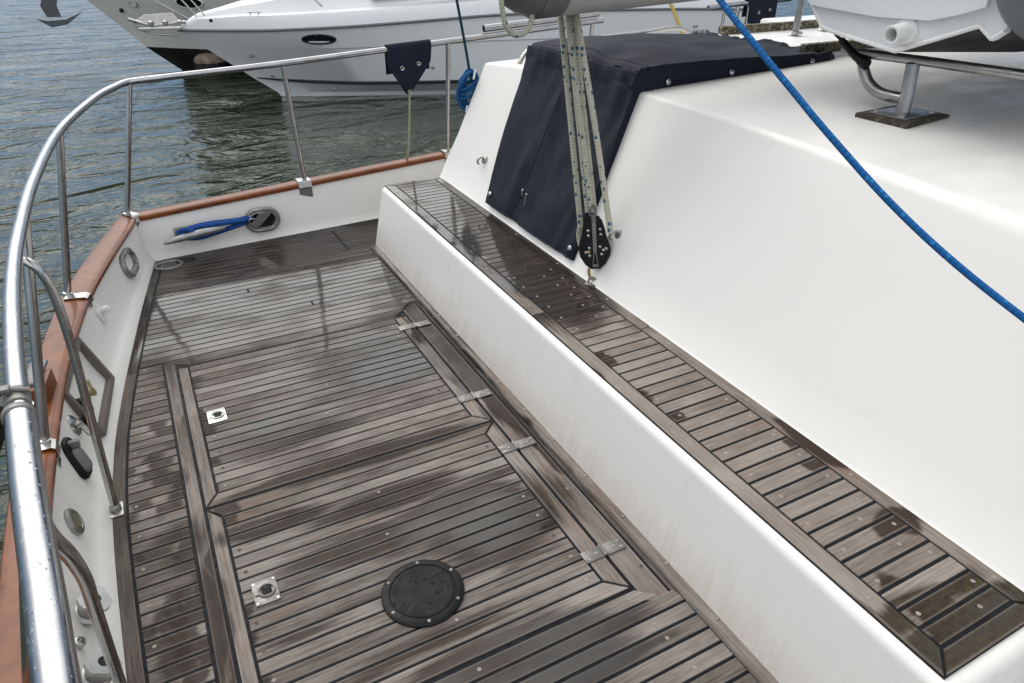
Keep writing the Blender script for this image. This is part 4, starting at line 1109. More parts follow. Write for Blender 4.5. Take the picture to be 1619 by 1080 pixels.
sheet = empty("mainsheet", (1.64, 2.45, .7), "flecked cream and blue mainsheet falls running from boom to block", "rope")
def strand(a, b, sag=.0, r=.0118):
    a, b = Vector(a), Vector(b); mb = MB(); m = a.lerp(b, .5) + Vector((0, 0, 0)) + Vector((sag, 0, 0))
    mb.tube(spline([a, m, b], 10), r, 12); return mb.build("rope_fall", 'rope_sheet', sheet)
strand((1.638, 2.711, 1.50), (1.640, 2.474, .62), r=.0125)
mb = MB(); mb.tube(spline([(1.640, 2.476, .628), (1.639, 2.482, .572), (1.640, 2.452, .522), (1.645, 2.405, .495), (1.655, 2.36, .505)], 8), .0122, 12); mb.build("rope_turn", 'rope_sheet', sheet)
strand((1.650, 2.675, 1.50), (1.650, 2.437, .70), r=.0125); strand((1.630, 2.637, 1.50), (1.640, 2.397, .735), r=.0125)
strand((1.655, 2.640, 1.50), (1.662, 2.410, .72), r=.0125); strand((1.640, 2.595, 1.50), (1.652, 2.262, .66), .006, r=.0125)
# ---- block
def block():
    o0 = Vector((1.643, 2.345, .476)); top = Vector((1.64, 2.388, .735)); u = (top - o0).normalized()
    nrm = Vector((-.50, -.86, .1)); nrm = (nrm - u * nrm.dot(u)).normalized(); s = u.cross(nrm)
    root = empty("pulley_block", o0, "dark violin-shaped pulley block shackled to the bench top", "pulley")
    P = lambda a, b, h: o0 + s * a + u * b + nrm * h
    half = [(.018, .0), (.045, .022), (.066, .060), (.069, .085), (.062, .115), (.052, .145), (.047, .175), (.040, .200), (.026, .220), (.008, .228)]
    outl = half + [(-a, b) for a, b in reversed(half)]
    for h in (.022, -.030):
        mb = MB(); mb.prism([P(a, b, h) for a, b in outl], nrm * .007); 
        if h > 0:
            for (a, b) in ((-.026, .172), (-.026, .150), (.026, .175), (.028, .152), (-.024, .095), (-.024, .060), (-.040, .076), (.022, .098), (.028, .064), (.048, .088), (.036, .082)):
                mb.lathe(P(a, b, h + .0068), [(.0066, 0), (.006, .002), (.003, .003), (0, .0026)], nrm, 12, mi=1)
            mb.lathe(P(-.028, .078, h + .0068), [(.008, 0), (.008, .002), (.004, .0024), (0, .0006)], nrm, 14, mi=2)
        mb.build("cheek_plate", ['black_plastic', 'steel', 'brass'], root, 30)
    mb = MB(); mb.lathe(P(0, .078, -.018), [(.050, 0), (.044, .012), (.044, .02), (.050, .034)], nrm, 28); mb.lathe(P(0, .165, -.018), [(.036, 0), (.030, .012), (.030, .02), (.036, .034)], nrm, 24); mb.build("sheave", 'grey_plastic', root, 40)
    # strap down the middle, with an open triangle at the foot
    mb = MB()
    mb.prism([P(a, b, .0305) for a, b in ((-.009, .235), (.009, .235), (.008, .10), (.0065, .075), (-.0065, .075), (-.008, .10))], nrm * .004)
    mb.prism([P(a, b, .0305) for a, b in ((-.0065, .075), (-.0025, .072), (-.009, .022), (-.0135, .014))], nrm * .004)
    mb.prism([P(a, b, .0305) for a, b in ((.0025, .072), (.0065, .075), (.0135, .014), (.009, .022))], nrm * .004)
    mb.prism([P(a, b, .0305) for a, b in ((-.009, .022), (.009, .022), (.0135, .010), (-.0135, .010))], nrm * .004)
    mb.lathe(P(0, .178, .0345), [(.009, 0), (.008, .003), (.003, .0035), (0, .002)], nrm, 14)
    mb.build("strap", 'hinge', root, 30)
    # becket shackle above
    mb = MB(); mb.tube(spline([P(-.012, .232, .01), P(-.014, .26, .008), P(0, .278, .006), P(.012, .26, .008), P(.010, .232, .01)], 6), .005, 8); mb.tube([P(-.016, .232, .01), P(.014, .232, .01)], .005, 8); mb.lathe(P(0, .252, .02), [(.009, -.01), (.01, .0), (.008, .01), (0, .012)], nrm, 12); mb.build("becket", 'hinge', root, 40)
    # shackle and eye below
    mb = MB(); q = o0
    mb.tube(spline([P(-.022, .010, 0), P(-.029, -.018, .003), P(-.022, -.046, .004), P(0, -.064, .004), P(.022, -.046, .004), P(.029, -.018, .003), P(.022, .010, 0)], 6), .0068, 10); mb.tube([P(-.028, .008, .0), P(.030, .008, .0)], .0075, 10); mb.build("shackle", 'brass', root, 40)
    mb = MB(); ring = [P(.034 + .012 * math.cos(t), -.006 + .018 * math.sin(t), .004) for t in [2*math.pi*k/18 for k in range(19)]]; mb.tube(ring, .0026, 6, cap=False); mb.build("split_ring", 'steel', root)
    mb = MB(); b = Vector((1.628, 2.335, BT + .010))
    mb.tube(spline([b + Vector((-.014, .018, 0)), b + Vector((-.010, .012, .022)), b + Vector((0, 0, .030)), b + Vector((.010, -.012, .022)), b + Vector((.014, -.018, 0))], 5), .005, 8); mb.box(b + Vector((0, 0, .001)), (.05, .06, .005), Matrix.Rotation(R(35), 3, 'Z'), .0015); mb.build("pad_eye", 'steel_dull', bench, 40)
block()

# ================================================================== ROPES
mb = MB(); mb.tube(spline([(1.30, 1.90, 1.97), (1.318, 1.643, 1.758), (1.339, 1.455, 1.61), (1.362, 1.301, 1.497), (1.378, 1.204, 1.427), (1.395, 1.119, 1.364), (1.438, .949, 1.241), (1.481, .799, 1.147), (1.529, .645, 1.066), (1.59, .48, .985), (1.66, .2, .90), (1.66, -.3, .80), (1.58, -.9, .70), (1.45, -1.6, .60)], 8), .0078, 14)
tag(mb.build("blue_rope", 'rope_blue'), "long bright blue rope sweeping diagonally in front of the white cabin", "rope")
mb = MB(); mb.tube(spline([(1.65, 4.2, 2.4), (1.74, 4.2, 1.9), (1.829, 4.2, 1.415), (1.873, 4.2, 1.171), (1.908, 4.2, .95)], 6), .0085, 10)
tag(mb.build("hanging_line", 'rope_teal'), "thin dark teal line hanging down into the coil of blue rope", "rope")
mb = MB(); cc = Vector((1.884, 4.19, .905))
rnd = random.Random(3)
for k in range(8):
    a_, b_ = .040 + .026 * rnd.random(), .085 + .035 * rnd.random(); ph = rnd.uniform(-.35, .1); dy = rnd.uniform(-.025, .022); dx = rnd.uniform(-.014, .014)
    pts = []
    for j in range(14):
        t = 2 * math.pi * j / 14; x_ = a_ * math.cos(t) + .004 * math.sin(3 * t + k); z_ = b_ * math.sin(t)
        pts.append((cc.x + dx + x_ * math.cos(ph) - z_ * math.sin(ph), cc.y + dy + .010 * math.sin(2 * t + k), cc.z + x_ * math.sin(ph) + z_ * math.cos(ph)))
    mb.tube(spline(pts, 3, closed=True), .0092, 9, cap=False)
for k in range(3):
    z0 = cc.z - .02 + .026 * k
    pts = [(cc.x + .056 * math.cos(t), cc.y - .005 + .040 * math.sin(t), z0 + .03 * math.cos(t)) for t in [2*math.pi*j/12 for j in range(12)]]
    mb.tube(spline(pts, 3, closed=True), .0092, 9, cap=False)
mb.tube([(cc.x + .012, cc.y - .052, cc.z + .07), (cc.x + .028, cc.y - .05, cc.z + .13)], .007, 8, mi=1); mb.tube([(cc.x - .040, cc.y - .042, cc.z - .125), (cc.x - .030, cc.y - .04, cc.z - .085)], .007, 8, mi=1)
tag(mb.build("rope_coil", ['rope_coil', 'white_end'], None, 50), "tangled coil of blue rope with white ends beside the cabin corner", "rope coil")
# mooring line on the horn cleat
mb = MB()
loop = [(.50, 4.60, .165), (.44, 4.55, .172), (.36, 4.535, .178), (.26, 4.53, .184), (.17, 4.53, .182), (.10, 4.53, .170), (.06, 4.535, .150), (.075, 4.54, .128), (.12, 4.545, .112), (.18, 4.545, .108), (.25, 4.542, .120), (.34, 4.545, .134), (.42, 4.555, .146), (.49, 4.598, .150)]
mb.tube(spline(loop, 6), .0145, 10)
loop2 = [(p_[0] + (.02 if 2 < i < 10 else 0), p_[1] + .022, p_[2] + (.004 if i < 6 else -.004)) for i, p_ in enumerate(loop)]; loop2[0] = (.50, 4.605, .175); loop2[-1] = (.49, 4.602, .135)
mb.tube(spline(loop2, 6), .0135, 10)
mb.tube(spline([(.055, 4.545, .165), (.09, 4.515, .185), (.13, 4.508, .176), (.17, 4.515, .150), (.15, 4.55, .13)], 6), .011, 10)
tag(mb.build("mooring_line", 'rope_royal'), "royal blue mooring line made fast round the grey horn cleat", "rope")
# little shackle strap inside the fairlead
mb = MB(); mb.prism([(.49, 4.572, .135), (.54, 4.566, .185), (.61, 4.562, .200), (.625, 4.562, .188), (.585, 4.564, .150), (.53, 4.570, .100), (.50, 4.574, .105)], (0, .012, 0)); mb.tube(spline([(.49, 4.57, .13), (.475, 4.56, .15), (.49, 4.555, .172), (.515, 4.56, .165)], 4), .006, 8)
tag(mb.build("chafe_strap", 'steel'), "short pale metal strap lying in the side fairlead's opening", "strap")

# canvas flap wrapped over the rail, with its line
def flap(name, label, cx, hw, y, z0, tipz, tipx, rad_, linez, mat, tri=True):
    root = empty(name, (cx, y, z0), label, "canvas flap", "dark canvas flaps over the rail")
    mb = MB(); rows = []
    N = 14
    def half(t):
        if tri: return hw * (1.02 - .10 * t) if t < .35 else (hw * .985 + (.016 - hw * .985) * ((t - .35) / .65))
        return hw * (1 - .12 * t) if t < .72 else hw * (.91 - 1.0 * (t - .72))
    for k in range(8):                                          # over the tube, from behind to the front
        a = math.pi * (1 - k / 7) ; rows.append([(cx + hw * (-1 + 2 * j / 10), y + rad_ * -math.cos(a) * -1 * -1 if False else y + rad_ * math.cos(a) * 1, z0 + (cx * 0) + rad_ * math.sin(a) + .051 * (hw * (-1 + 2 * j / 10))) for j in range(11)])
    rows = [[(p[0], 2 * y - p[1], p[2]) for p in r] for r in rows]
    for k in range(1, N + 1):
        t = k / N; h = half(t); xc_ = cx + (tipx - cx) * t
        rows.append([(xc_ + h * (-1 + 2 * j / 10), y - rad_ - .004 * math.sin(3 * t) - .008 * math.cos((j - 5) * .6) * t, z0 + (tipz - z0) * t + .051 * h * (-1 + 2 * j / 10) * (1 - t)) for j in range(11)])
    mb.grid(rows)
    back = [[(p[0], p[1] + .004, p[2]) for p in r] for r in rows[8:]]; mb.grid(back, flip=True)
    tail = [[(p[0], y + rad_ + .006 * t_, z0 + (tipz - z0) * t_ * .55 + .051 * (p[0] - cx)) for p in rows[0]] for t_ in (0, .5, 1)]; mb.grid(tail)
    mb.build("canvas", mat, root, 60, fix=False)
    gro = [(-.40, .42), (.40, .36)] + ([(0, .94)] if tri else [])
    for (a, t) in gro:
        g = Vector((cx + (tipx - cx) * t + half(t) * a * 1.0, y - rad_ - .016, z0 + (tipz - z0) * t + .03 * a * hw)); mb = MB()
        rr = .015
        mb.lathe(g, [(rr, 0), (rr * .97, .004), (rr * .6, .0055), (rr * .42, .003), (rr * .40, -.001)], (0, -1, 0), 18); mb.lathe(g, [(rr * .41, .0006), (0, .0005)], (0, -1, 0), 12, mi=1); mb.build("grommet", ['steel', 'gap'], root, 40)
    return root
flap("canvas_flap", "dark triangular canvas flap over the rail above the open water", 1.690, .155, 4.712, 1.113, .815, 1.664, .026, 0, 'canvas_flap')
mb = MB(); mb.tube(spline([(1.664, 4.668, .832), (1.662, 4.67, .80), (1.655, 4.70, .60), (1.646, 4.742, .40), (1.645, 4.78, .36)], 6), .0075, 10)
tag(mb.build("cream_line", 'rope_cream'), "thin cream line hanging from the flap's tip to the wooden rail", "rope")
flap("canvas_flap", "dark canvas flap with a squared foot, beyond the blue rope", 4.945, .165, 4.87, 1.268, 1.045, 4.97, .028, 0, 'canvas_flap', tri=False)
mb = MB(); mb.tube(spline([(5.5, 6.85, 1.22), (5.5, 6.774, 1.123), (5.5, 6.66, 1.0), (5.5, 6.545, .87), (5.5, 6.3, .6)], 5), .020, 8)
tag(mb.build("mooring_warp", 'rope_yellow'), "yellow rope slanting down behind the canvas hatch cover", "rope")

# ================================================================== DINGHY on the cradle
def dinghy():
    root = empty("dinghy", (2.5, 1.71, 1.39), "white dinghy with grey tube resting upright on the cabin-roof cradle", "dinghy")
    X = 2.45
    tr = [(2.30, 1.90), (2.19, 1.62), (2.128, 1.53), (2.045, 1.437), (2.0, 1.428), (1.711, 1.390), (1.442, 1.497), (1.392, 1.463), (1.362, 1.490), (1.34, 1.60), (1.30, 1.90)]
    # hull: sections sweep forward (+x), bow slightly lower
    mb = MB(); rows = []
    for i, (x, dz, k) in enumerate(((X, 0, 1), (X + .02, -.002, 1.0), (X + .7, -.045, 1.03), (X + 1.4, -.06, .98), (X + 2.0, .06, .7), (X + 2.4, .22, .25))):
        rows.append([(x, 1.711 + (y - 1.711) * k, z + dz) for (y, z) in tr])
    mb.grid(rows); hull = mb.build("hull", 'dark_bottom', root, 30)
    mb = MB(); mb.prism([(X - .004, y, z) for (y, z) in tr], (-.030, 0, 0)); trn = mb.build("transom", 'dinghy_white', root, 25)
    # white rim along the V edge
    mb = MB()
    for a, b in zip(tr[2:], tr[3:9]): mb.tube([(X - .034, a[0], a[1] + .004), (X - .034, b[0], b[1] + .004)], .0075, 8)
    mb.build("edge_trim", 'white_plastic', trn)
    mb = MB(); mb.prism([(X - .034, y, z) for y, z in ((2.16, 1.90), (2.16, 1.56), (2.10, 1.515), (1.80, 1.498), (1.603, 1.503), (1.512, 1.527), (1.43, 1.556), (1.42, 1.90))], (-.022, 0, 0)); mb.build("motor_pad", 'dinghy_white', trn, 25)
    c = Vector((X - .03, 1.690, 1.462)); ax_ = Vector((-1, -.06, -.10)).normalized(); mb = MB()
    mb.lathe(c, [(.044, -.01), (.044, .012), (.036, .016), (.030, .018), (.030, .085), (.0285, .087), (.022, .086), (.021, .03), (0, .03)], ax_, 26)
    mb.lathe(c, [(.048, -.004), (.048, .010), (.044, .013)], ax_, 6)
    mb.build("drain_pipe", 'white_plastic', trn, 35)
    for (y, mat) in ((1.235, 'dinghy_grey'),):
        mb = MB(); mb.lathe((X + .02, y, 1.675), [(0, -.20), (.06, -.195), (.12, -.165), (.17, -.115), (.205, -.06), (.222, -.01), (.225, .02), (.229, .021), (.229, .05), (.225, .051), (.225, 2.2), (0, 2.3)], (1, 0, -.02), 40); mb.build("inflatable_tube", mat, root, 30)
dinghy()

# ================================================================== BOATS ACROSS THE WATER
def boat_frame(E, ang):
    d = Vector((math.cos(R(ang)), math.sin(R(ang)), 0)); n = Vector((d.y, -d.x, 0)); E = Vector(E)
    return lambda u, b, z: Vector((E.x + d.x * u + n.x * b, E.y + d.y * u + n.y * b, z))
W = -1.1
def plan(u, u0, B, Lf, p=2.3):
    t = min(1, max(0, (u - u0) / Lf)); return B * (1 - (1 - t) ** p)
def hull_rows(F, curves, uend, n=46):
    rows = []
    for (u0, B, Lf, p, ztab) in curves:
        row = []
        for i in range(n):
            t = (i / (n - 1)) ** 1.5; u = u0 + (uend - u0) * t
            row.append((u, plan(u, u0, B, Lf, p), interp(ztab, u)))
        rows.append(row)
    return rows
def side_mesh(mb, F, rows, mi=0):
    for sg in (1, -1):
        mb.grid([[F(u, b * sg, z) for (u, b, z) in r] for r in rows], mi=mi, flip=sg < 0)

def motorboat():
    F = boat_frame((2.701, 15.301, W), -12); UE = 9.6
    root = empty("motorboat", F(0, 0, W), "white express motorboat with dark hull stripe and oval portlight, bow pointing left", "motorboat")
    keel = (.1, .0, 5, 2, [(0, W - .1), (3, W - .4)])
    wl = (.0, 1.18, 8.5, 1.9, [(0, W), (9, W)]); wl2 = (-.06, 1.19, 8.2, 1.9, [(0, W + .08), (9, W + .08)])
    st = (-.50, 1.20, 5.6, 2.1, [(-.5, -.71), (0, -.735), (1.5, -.778), (4, -.775), (6, -.80), (9.6, -.88)])
    kn = (-1.25, 1.29, 5.1, 2.25, [(-1.25, -.15), (0, -.14), (1.5, -.115), (4, -.045), (9.6, -.07)])
    kn2 = (-1.27, 1.31, 5.1, 2.25, [(-1.25, -.135), (0, -.125), (1.5, -.10), (4, -.03), (9.6, -.055)])
    rub = (-1.68, 1.36, 5.0, 2.3, [(-1.68, .185), (0, .217), (1.5, .284), (2.5, .339), (4, .416), (6, .46), (8, .44), (9.6, .40)])
    rows = hull_rows(F, [keel, wl, wl2, st, kn, kn2, rub], UE)
    mb = MB(); side_mesh(mb, F, rows[:2], 1); side_mesh(mb, F, rows[1:])
    end = [F(r[-1][0], r[-1][1], r[-1][2]) for r in rows[1:]]; end2 = [F(r[-1][0], -r[-1][1], r[-1][2]) for r in rows[1:]]
    mb.poly(end + end2[::-1]); mb.build("hull", ['hull_white', 'antifoul'], root, 25)
    # dark stripe and rub rail, standing a little proud
    mb = MB(); top = rows[3]; lo = rows[3]
    q = [(u, b + .006, z + .0) for (u, b, z) in rows[3][2:]]
    for sg in (1, -1):
        hgt = lambda i: .012 + .035 * min(1, i / 8)
        mb.grid([[F(u, (b) * sg, z - hgt(i)) for i, (u, b, z) in enumerate(q)], [F(u, (b + .012) * sg, z) for i, (u, b, z) in enumerate(q)], [F(u, (b + .004) * sg, z + hgt(i) * .4) for i, (u, b, z) in enumerate(q)]], flip=sg < 0)
    mb.build("hull_stripe", 'stripe', root, 40)
    mb = MB()
    mb.tube([F(u, b + .012, z) for (u, b, z) in rows[6]] , .024, 8); mb.tube([F(u, -b - .012, z) for (u, b, z) in rows[6]], .024, 8); mb.build("rub_rail", 'grey_plastic', root, 40)
    # deck moulding
    rk = rows[6]; m = len(rk); deck = []
    def crown(u):   # extra height of the trunk on the centreline
        return interp([(-1.68, .0), (-1.4, .08), (-.83, .20), (-.2, .36), (.6, .60), (2.2, .80), (3.0, .90), (9.6, .95)], u)
    def g(u): return interp([(-1.68, .03), (-1.3, .20), (-.5, .26), (9.6, .30)], u)
    for (kb, kz, ck) in ((1.0, 0.03, 0), (.985, .62, 0), (.94, .93, 0), (.88, 1.0, 0), (.70, 1.02, 0), (.66, 1.05, .10), (.56, 1.0, .45), (.34, 1.0, .60), (.12, 1.0, .66), (0, 1.0, .67)):
        deck.append([(u, b * kb, z + g(u) * kz + crown(u) * ck) for (u, b, z) in rk])
    mb = MB(); side_mesh(mb, F, deck); mb.build("deck", 'hull_white', root, 30)
    # windscreen, cabin sides and canvas top (above the picture, reflected in the water)
    def ring(u0, u1, b, z, k): return [F(u0, b, z), F(u1, b, z), F(u1, -b, z), F(u0, -b, z)]
    mb = MB(); mb.grid([ring(1.9, 7.9, .95, .72, 1), ring(3.2, 7.9, .88, 1.55, 1)], closed=True); mb.build("windscreen", 'glass_dark', root, 20)
    mb = MB(); mb.grid([ring(3.0, 8.4, .98, 1.55, 1), ring(3.3, 8.3, .95, 1.95, 1), ring(3.6, 8.2, .8, 2.05, 1)], closed=True); mb.poly(ring(3.6, 8.2, .8, 2.05, 1)); mb.build("bimini_top", 'canvas', root, 30)
    # portlight
    def on_side(px_u, z, out_=.012):
        r0, r1 = rows[5], rows[6]
        t = (z - interp([(u, zz) for u, b, zz in r0], px_u)) / (interp([(u, zz) for u, b, zz in r1], px_u) - interp([(u, zz) for u, b, zz in r0], px_u))
        b0 = interp([(u, b) for u, b, zz in r0], px_u); b1 = interp([(u, b) for u, b, zz in r1], px_u)
        return F(px_u, b0 + (b1 - b0) * t + out_, z)
    c = on_side(.86, .055); e = (on_side(1.0, .055) - on_side(.7, .055)).normalized(); up = (on_side(.86, .15) - on_side(.86, -.02)).normalized(); nn = up.cross(e).normalized(); nn = nn if nn.y < 0 else -nn
    mb = MB(); mb.lathe(c - nn * .02, [(1.0, 0), (1.0, .022), (.93, .030), (.86, .026), (.84, .012)], nn, 36, ell=(.325, .105), xdir=e)
    mb.lathe(c - nn * .02, [(.845, .012), (0, .016)], nn, 36, ell=(.325, .105), xdir=e, mi=1)
    pts = [c + nn * .012 + e * (.20 * math.cos(t)) - up * (.030 + .030 * (math.sin(t))) for t in [math.pi * k / 16 for k in range(17)]]
    mb.prism(pts + [c + nn * .012 + e * x_ - up * (.026 - .0 * x_) for x_ in (-.1, .0, .1)], nn * .006, mi=2)
    mb.build("portlight", ['stripe', 'glass_dark', 'white_plastic'], root, 35)
    # through-hull outlets
    r_lo, r_hi = rows[3], rows[4]
    for (u, z) in ((-.42, -.26), (-.10, -.66), (2.95, -.50), (1.05, -.92)):
        b = interp([(uu, bb) for uu, bb, zz in (rows[4] if z > -.4 else rows[3])], u) + .0
        if -.8 < z < -.4: b = (interp([(uu, bb) for uu, bb, zz in rows[3]], u) * (-z - .12) + interp([(uu, bb) for uu, bb, zz in rows[4]], u) * (.72 + z)) / .6
        mb = MB(); mb.lathe(F(u, b - .02, z), [(.035, 0), (.035, .04), (.022, .045), (.02, .03), (0, .03)], F(0, 1, 0) - F(0, 0, 0), 12); mb.build("outlet", 'bronze', root, 40)
    # bow pulpit, anchor platform and roller
    mb = MB(); mb.prism([F(u, b, .20) for u, b in ((-1.60, .17), (-2.15, .15), (-2.35, .08), (-2.38, 0), (-2.35, -.08), (-2.15, -.15), (-1.60, -.17))], (0, 0, .035)); mb.build("bow_platform", 'zinc', root, 30)
    mb = MB()
    mb.prism([F(-1.55, .12, .30), F(-2.0, .12, .27), F(-2.42, .02, .33), F(-2.2, .0, .46), F(-1.7, .0, .48)], (0, .05, .0)); mb.tube([F(-1.5, .1, .33), F(-2.1, .09, .275), F(-2.48, .03, .40)], .028, 8); mb.tube([F(-2.45, .02, .42), F(-2.35, .05, .22), F(-2.05, .12, .14), F(-1.7, .16, .11)], .018, 8)
    for u in (-1.6, -1.85, -2.1): mb.lathe(F(u, .10, .30), [(.05, 0), (.05, .05), (.02, .07), (0, .07)], seg=12)
    mb.build("anchor_roller", 'steel_dull', root, 35)
    mb = MB(); mb.tube([F(-1.25, .36, .44), F(-1.6, .26, .9), F(-1.85, .2, 1.25)], .016, 8); mb.tube([F(-1.1, .42, .45), F(-1.32, .34, .75), F(-1.7, .25, 1.25)], .014, 8); mb.tube([F(1.0, .95, .60), F(.7, .9, .9), F(.35, .85, 1.25)], .016, 8); mb.tube([F(3.6, 1.15, .72), F(3.45, 1.14, .9), F(3.2, 1.1, 1.3)], .016, 8)
    mb.tube(spline([F(3.2, 1.1, 1.3), F(.35, .85, 1.25), F(-1.7, .25, 1.25), F(-2.3, 0, 1.25), F(-1.7, -.25, 1.25), F(.35, -.85, 1.25), F(3.2, -1.1, 1.3)], 6), .016, 8); mb.build("bow_rail", 'steel', root, 50)
    mb = MB()
    for u in (-.28, -.14):
        mb.tube([F(u, .80, .47), F(u, .80, .53)], .010, 6)
    mb.tube([F(-.33, .80, .53), F(-.09, .80, .53)], .011, 6); mb.build("deck_cleat", 'steel', root, 40)
    mb = MB(); mb.lathe(F(-1.0, .58, .36), [(.03, 0), (.03, .05), (0, .06)], seg=10); mb.build("nav_light", 'black_plastic', root, 40)
    # lettering on the quarter
    cu = bpy.data.curves.new("t", 'FONT'); cu.body = "IKER"; cu.size = .112; cu.extrude = .004; cu.space_character = 1.08
    to = bpy.data.objects.new("t", cu); COL.objects.link(to); bpy.context.view_layer.update()
    me = bpy.data.meshes.new_from_object(to.evaluated_get(bpy.context.evaluated_depsgraph_get())); bpy.data.objects.remove(to)
    def hullpt(u, z): 
        b = interp([(uu, bb) for uu, bb, zz in rows[4]], u) * max(0, min(1, (z + .85) / .8)) + interp([(uu, bb) for uu, bb, zz in rows[3]], u) * (1 - max(0, min(1, (z + .85) / .8))); return F(u, b + .055, z)
    o_ = hullpt(8.40, -.05); ex = (hullpt(9, -.05) - o_).normalized(); ez = (hullpt(8.40, .1) - o_).normalized(); en = ex.cross(ez)
    mt = Matrix((ex, ez, en)).transposed().to_4x4(); mt.translation = o_; me.transform(Matrix.Diagonal((1.7, 1, 1, 1))); me.transform(mt)
    link("boat_name", me, 'text', root, 0)
    mb = MB()
    for (sx) in (-1, 1):
        pts = []
        for k in range(7): t = k / 6; pts.append(o_ + ex * (.05 + sx * .065 * t) + ez * (.135 + .03 * math.sin(math.pi * t) + .01 * t) + en * .004)
        for k in range(7): t = 1 - k / 6; pts.append(o_ + ex * (.05 + sx * .065 * t) + ez * (.122 + .018 * math.sin(math.pi * t) + .02 * t) + en * .004)
        mb.prism(pts, en * .004)
    mb.build("bird_emblem", 'text', root, 0)
motorboat()

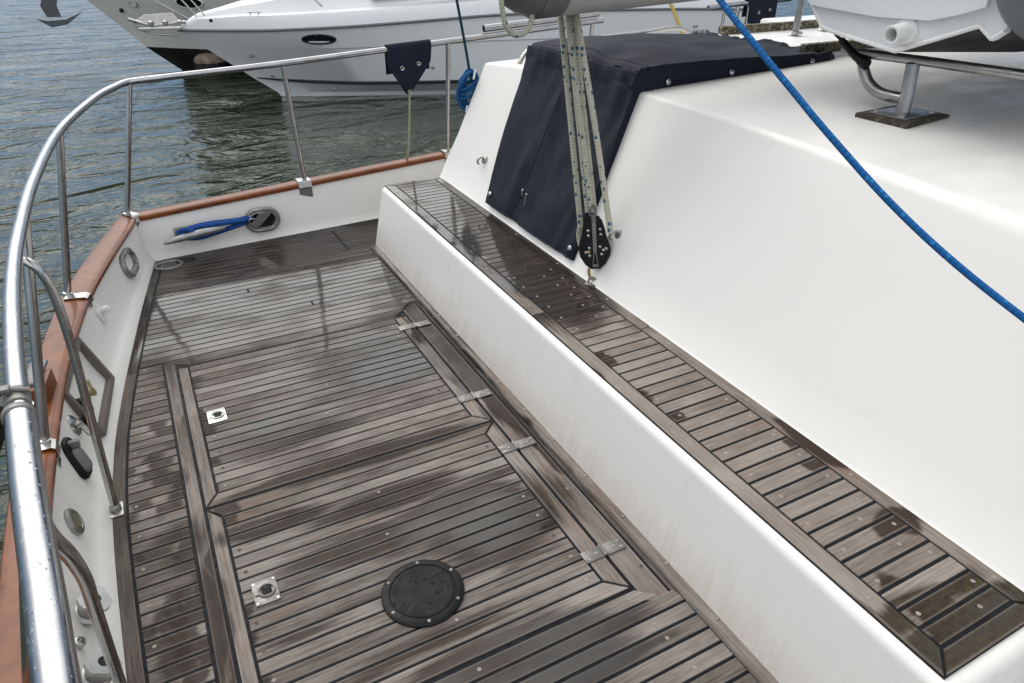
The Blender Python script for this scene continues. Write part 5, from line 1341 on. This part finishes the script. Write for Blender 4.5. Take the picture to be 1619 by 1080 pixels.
def cruiser():
    F = boat_frame((1.228, 19.616, W), -13); UE = 12.5
    root = empty("cabin_cruiser", F(0, 0, W), "beige cruiser with black bottom and hanging anchor behind the white motorboat", "motorboat")
    keel = (.2, .0, 5, 2, [(0, W - .15), (3, W - .5)])
    wl = (0, 1.5, 9, 1.8, [(0, W), (12, W)]); bt = (-.62, 1.62, 8.2, 1.9, [(-.62, -.60), (0, -.62), (1.5, -.66), (12, -.68)])
    bt2 = (-.68, 1.66, 8.1, 1.9, [(-.62, -.55), (0, -.57), (1.5, -.61), (12, -.63)])
    kn = (-1.0, 1.74, 7.5, 2.0, [(-1.0, -.20), (0, -.18), (12, -.05)])
    kn2 = (-1.02, 1.77, 7.5, 2.0, [(-1.0, -.18), (0, -.16), (12, -.03)])
    sh = (-2.55, 1.95, 7.0, 2.2, [(-2.55, 1.35), (0, 1.15), (12, .95)])
    mid = (-1.66, 1.86, 7.2, 2.1, [(-1.66, .46), (0, .45), (12, .44)])
    rows = hull_rows(F, [keel, wl, bt, bt2, kn, kn2, mid, sh], UE)
    mb = MB(); side_mesh(mb, F, rows[:3], 1); side_mesh(mb, F, rows[2:4], 2); side_mesh(mb, F, rows[3:])
    mb.poly([F(r[-1][0], r[-1][1], r[-1][2]) for r in rows[1:]] + [F(r[-1][0], -r[-1][1], r[-1][2]) for r in rows[1:]][::-1])
    mb.build("hull", ['hull_grey', 'antifoul', 'stripe'], root, 22)
    mb = MB(); s_ = rows[-1]; side_mesh(mb, F, [s_, [(u, b * .8, z + .1) for u, b, z in s_], [(u, b * .6, z + .5 * min(1, max(0, (u + 2) / 4))) for u, b, z in s_], [(u, 0, z + .6 * min(1, max(0, (u + 2) / 4))) for u, b, z in s_]]); mb.build("deck", 'hull_white', root, 30)
    mb = MB(); mb.grid([[F(4, 1.3, 1.5), F(11, 1.4, 1.5), F(11, -1.4, 1.5), F(4, -1.3, 1.5)], [F(5.2, 1.2, 2.8), F(11, 1.3, 2.8), F(11, -1.3, 2.8), F(5.2, -1.2, 2.8)]], closed=True); mb.build("saloon_windows", 'glass_dark', root, 20)
    mb = MB(); mb.grid([[F(4.9, 1.4, 2.8), F(11.4, 1.45, 2.8), F(11.4, -1.45, 2.8), F(4.9, -1.4, 2.8)], [F(5.2, 1.2, 3.0), F(11.2, 1.3, 3.0), F(11.2, -1.3, 3.0), F(5.2, -1.2, 3.0)]], closed=True); mb.poly([F(5.2, 1.2, 3.0), F(11.2, 1.3, 3.0), F(11.2, -1.3, 3.0), F(5.2, -1.2, 3.0)]); mb.build("saloon_roof", 'canvas', root, 20)
    # dark oval window and hull eye
    def side(u, z, out_=.02):
        b0 = interp([(a, b) for a, b, c in rows[5]], u); b1 = interp([(a, b) for a, b, c in rows[6]], u); z0 = interp([(a, c) for a, b, c in rows[5]], u); z1 = interp([(a, c) for a, b, c in rows[6]], u)
        return F(u, b0 + (b1 - b0) * (z - z0) / (z1 - z0) + out_, z)
    def oval(u, z, a_, b_, name, mats):
        c = side(u, z); e = (side(u + .1, z) - side(u - .1, z)).normalized(); up = (side(u, z + .1) - side(u, z - .1)).normalized(); nn = up.cross(e); nn = nn if nn.y < 0 else -nn
        mb = MB(); mb.lathe(c - nn * .03, [(1, 0), (1, .035), (.9, .045), (.86, .03)], nn, 30, ell=(a_, b_), xdir=e); mb.lathe(c - nn * .03, [(.865, .03), (0, .032)], nn, 30, ell=(a_, b_), xdir=e, mi=1); return mb.build(name, mats, root, 35)
    oval(.62, .44, .33, .14, "portlight", ['white_plastic', 'glass_dark']); oval(-.62, .40, .10, .075, "hawse_pipe", ['steel_dull', 'hull_grey'])
    mb = MB(); mb.lathe(side(-.95, .26, .0), [(.045, 0), (.045, .05), (0, .06)], (0, -1, 0), 10); mb.build("outlet", 'black_plastic', root, 40)
    # stem anchor
    mb = MB(); q = lambda u, z, b=0: F(u, b, z)
    mb.prism([q(-2.17, .70, .05), q(-2.30, .36, .05), q(-2.27, .13, .05), q(-2.56, .13, .05), q(-2.63, .36, .05), q(-2.48, .70, .05)], (0, .10, 0))
    mb.prism([q(-2.80, .11, .05), q(-2.56, .06, .05), q(-2.20, .08, .05), q(-1.80, .235, .05), q(-2.18, -.02, .05), q(-2.52, -.08, .05)], (0, .09, 0)); mb.tube([q(-2.1, .68), q(-1.8, .64), q(-1.4, .70)], .07, 8); mb.tube([q(-2.3, .62), q(-2.0, .62)], .05, 8)
    mb.build("anchor", 'zinc_dark', root, 30)
    mb = MB(); mb.tube([side(-.1, .46), side(.62, .04)], .012, 6); mb.build("hull_line", 'white_plastic', root)
cruiser()

# piling stub / dock float between the two bows
mb = MB(); c = Vector((1.85, 19.0, W)); 
mb.lathe(c, [(.34, -.6), (.34, .10), (.345, .12), (.33, .24)], seg=24, mi=1); mb.lathe(c, [(.365, .235), (.37, .27), (.34, .34), (.25, .40), (0, .43)], seg=24)
for k in range(6): mb.tube([c + Vector((.34 * math.cos(k), .34 * math.sin(k), -.4)), c + Vector((.33 * math.cos(k), .33 * math.sin(k), .25))], .03, 6, mi=1)
tag(mb.build("dock_pile", ['wet_brown', 'rubber'], None, 35), "low round mooring pile with a brown cap between the two boats' bows", "mooring pile")

# floating dock beyond the yacht's far side
dock = empty("floating_dock", (9, 8.2, W), "grey plank dock with dark edge fender beyond the yacht", "dock")
mb = MB(); mb.box((11.5, 7.6, -.72), (7.0, 1.8, .12), Matrix.Rotation(R(-12), 3, 'Z'), .02); mb.build("walkway", 'concrete', dock, 30)
mb = MB(); mb.box((11.4, 6.66, -.76), (7.0, .10, .2), Matrix.Rotation(R(-12), 3, 'Z'), .02); mb.box((11.5, 7.6, -.95), (6.6, 1.5, .34), Matrix.Rotation(R(-12), 3, 'Z'), .04); mb.build("edge_fender", 'rubber', dock, 30)

bpy.context.view_layer.update()
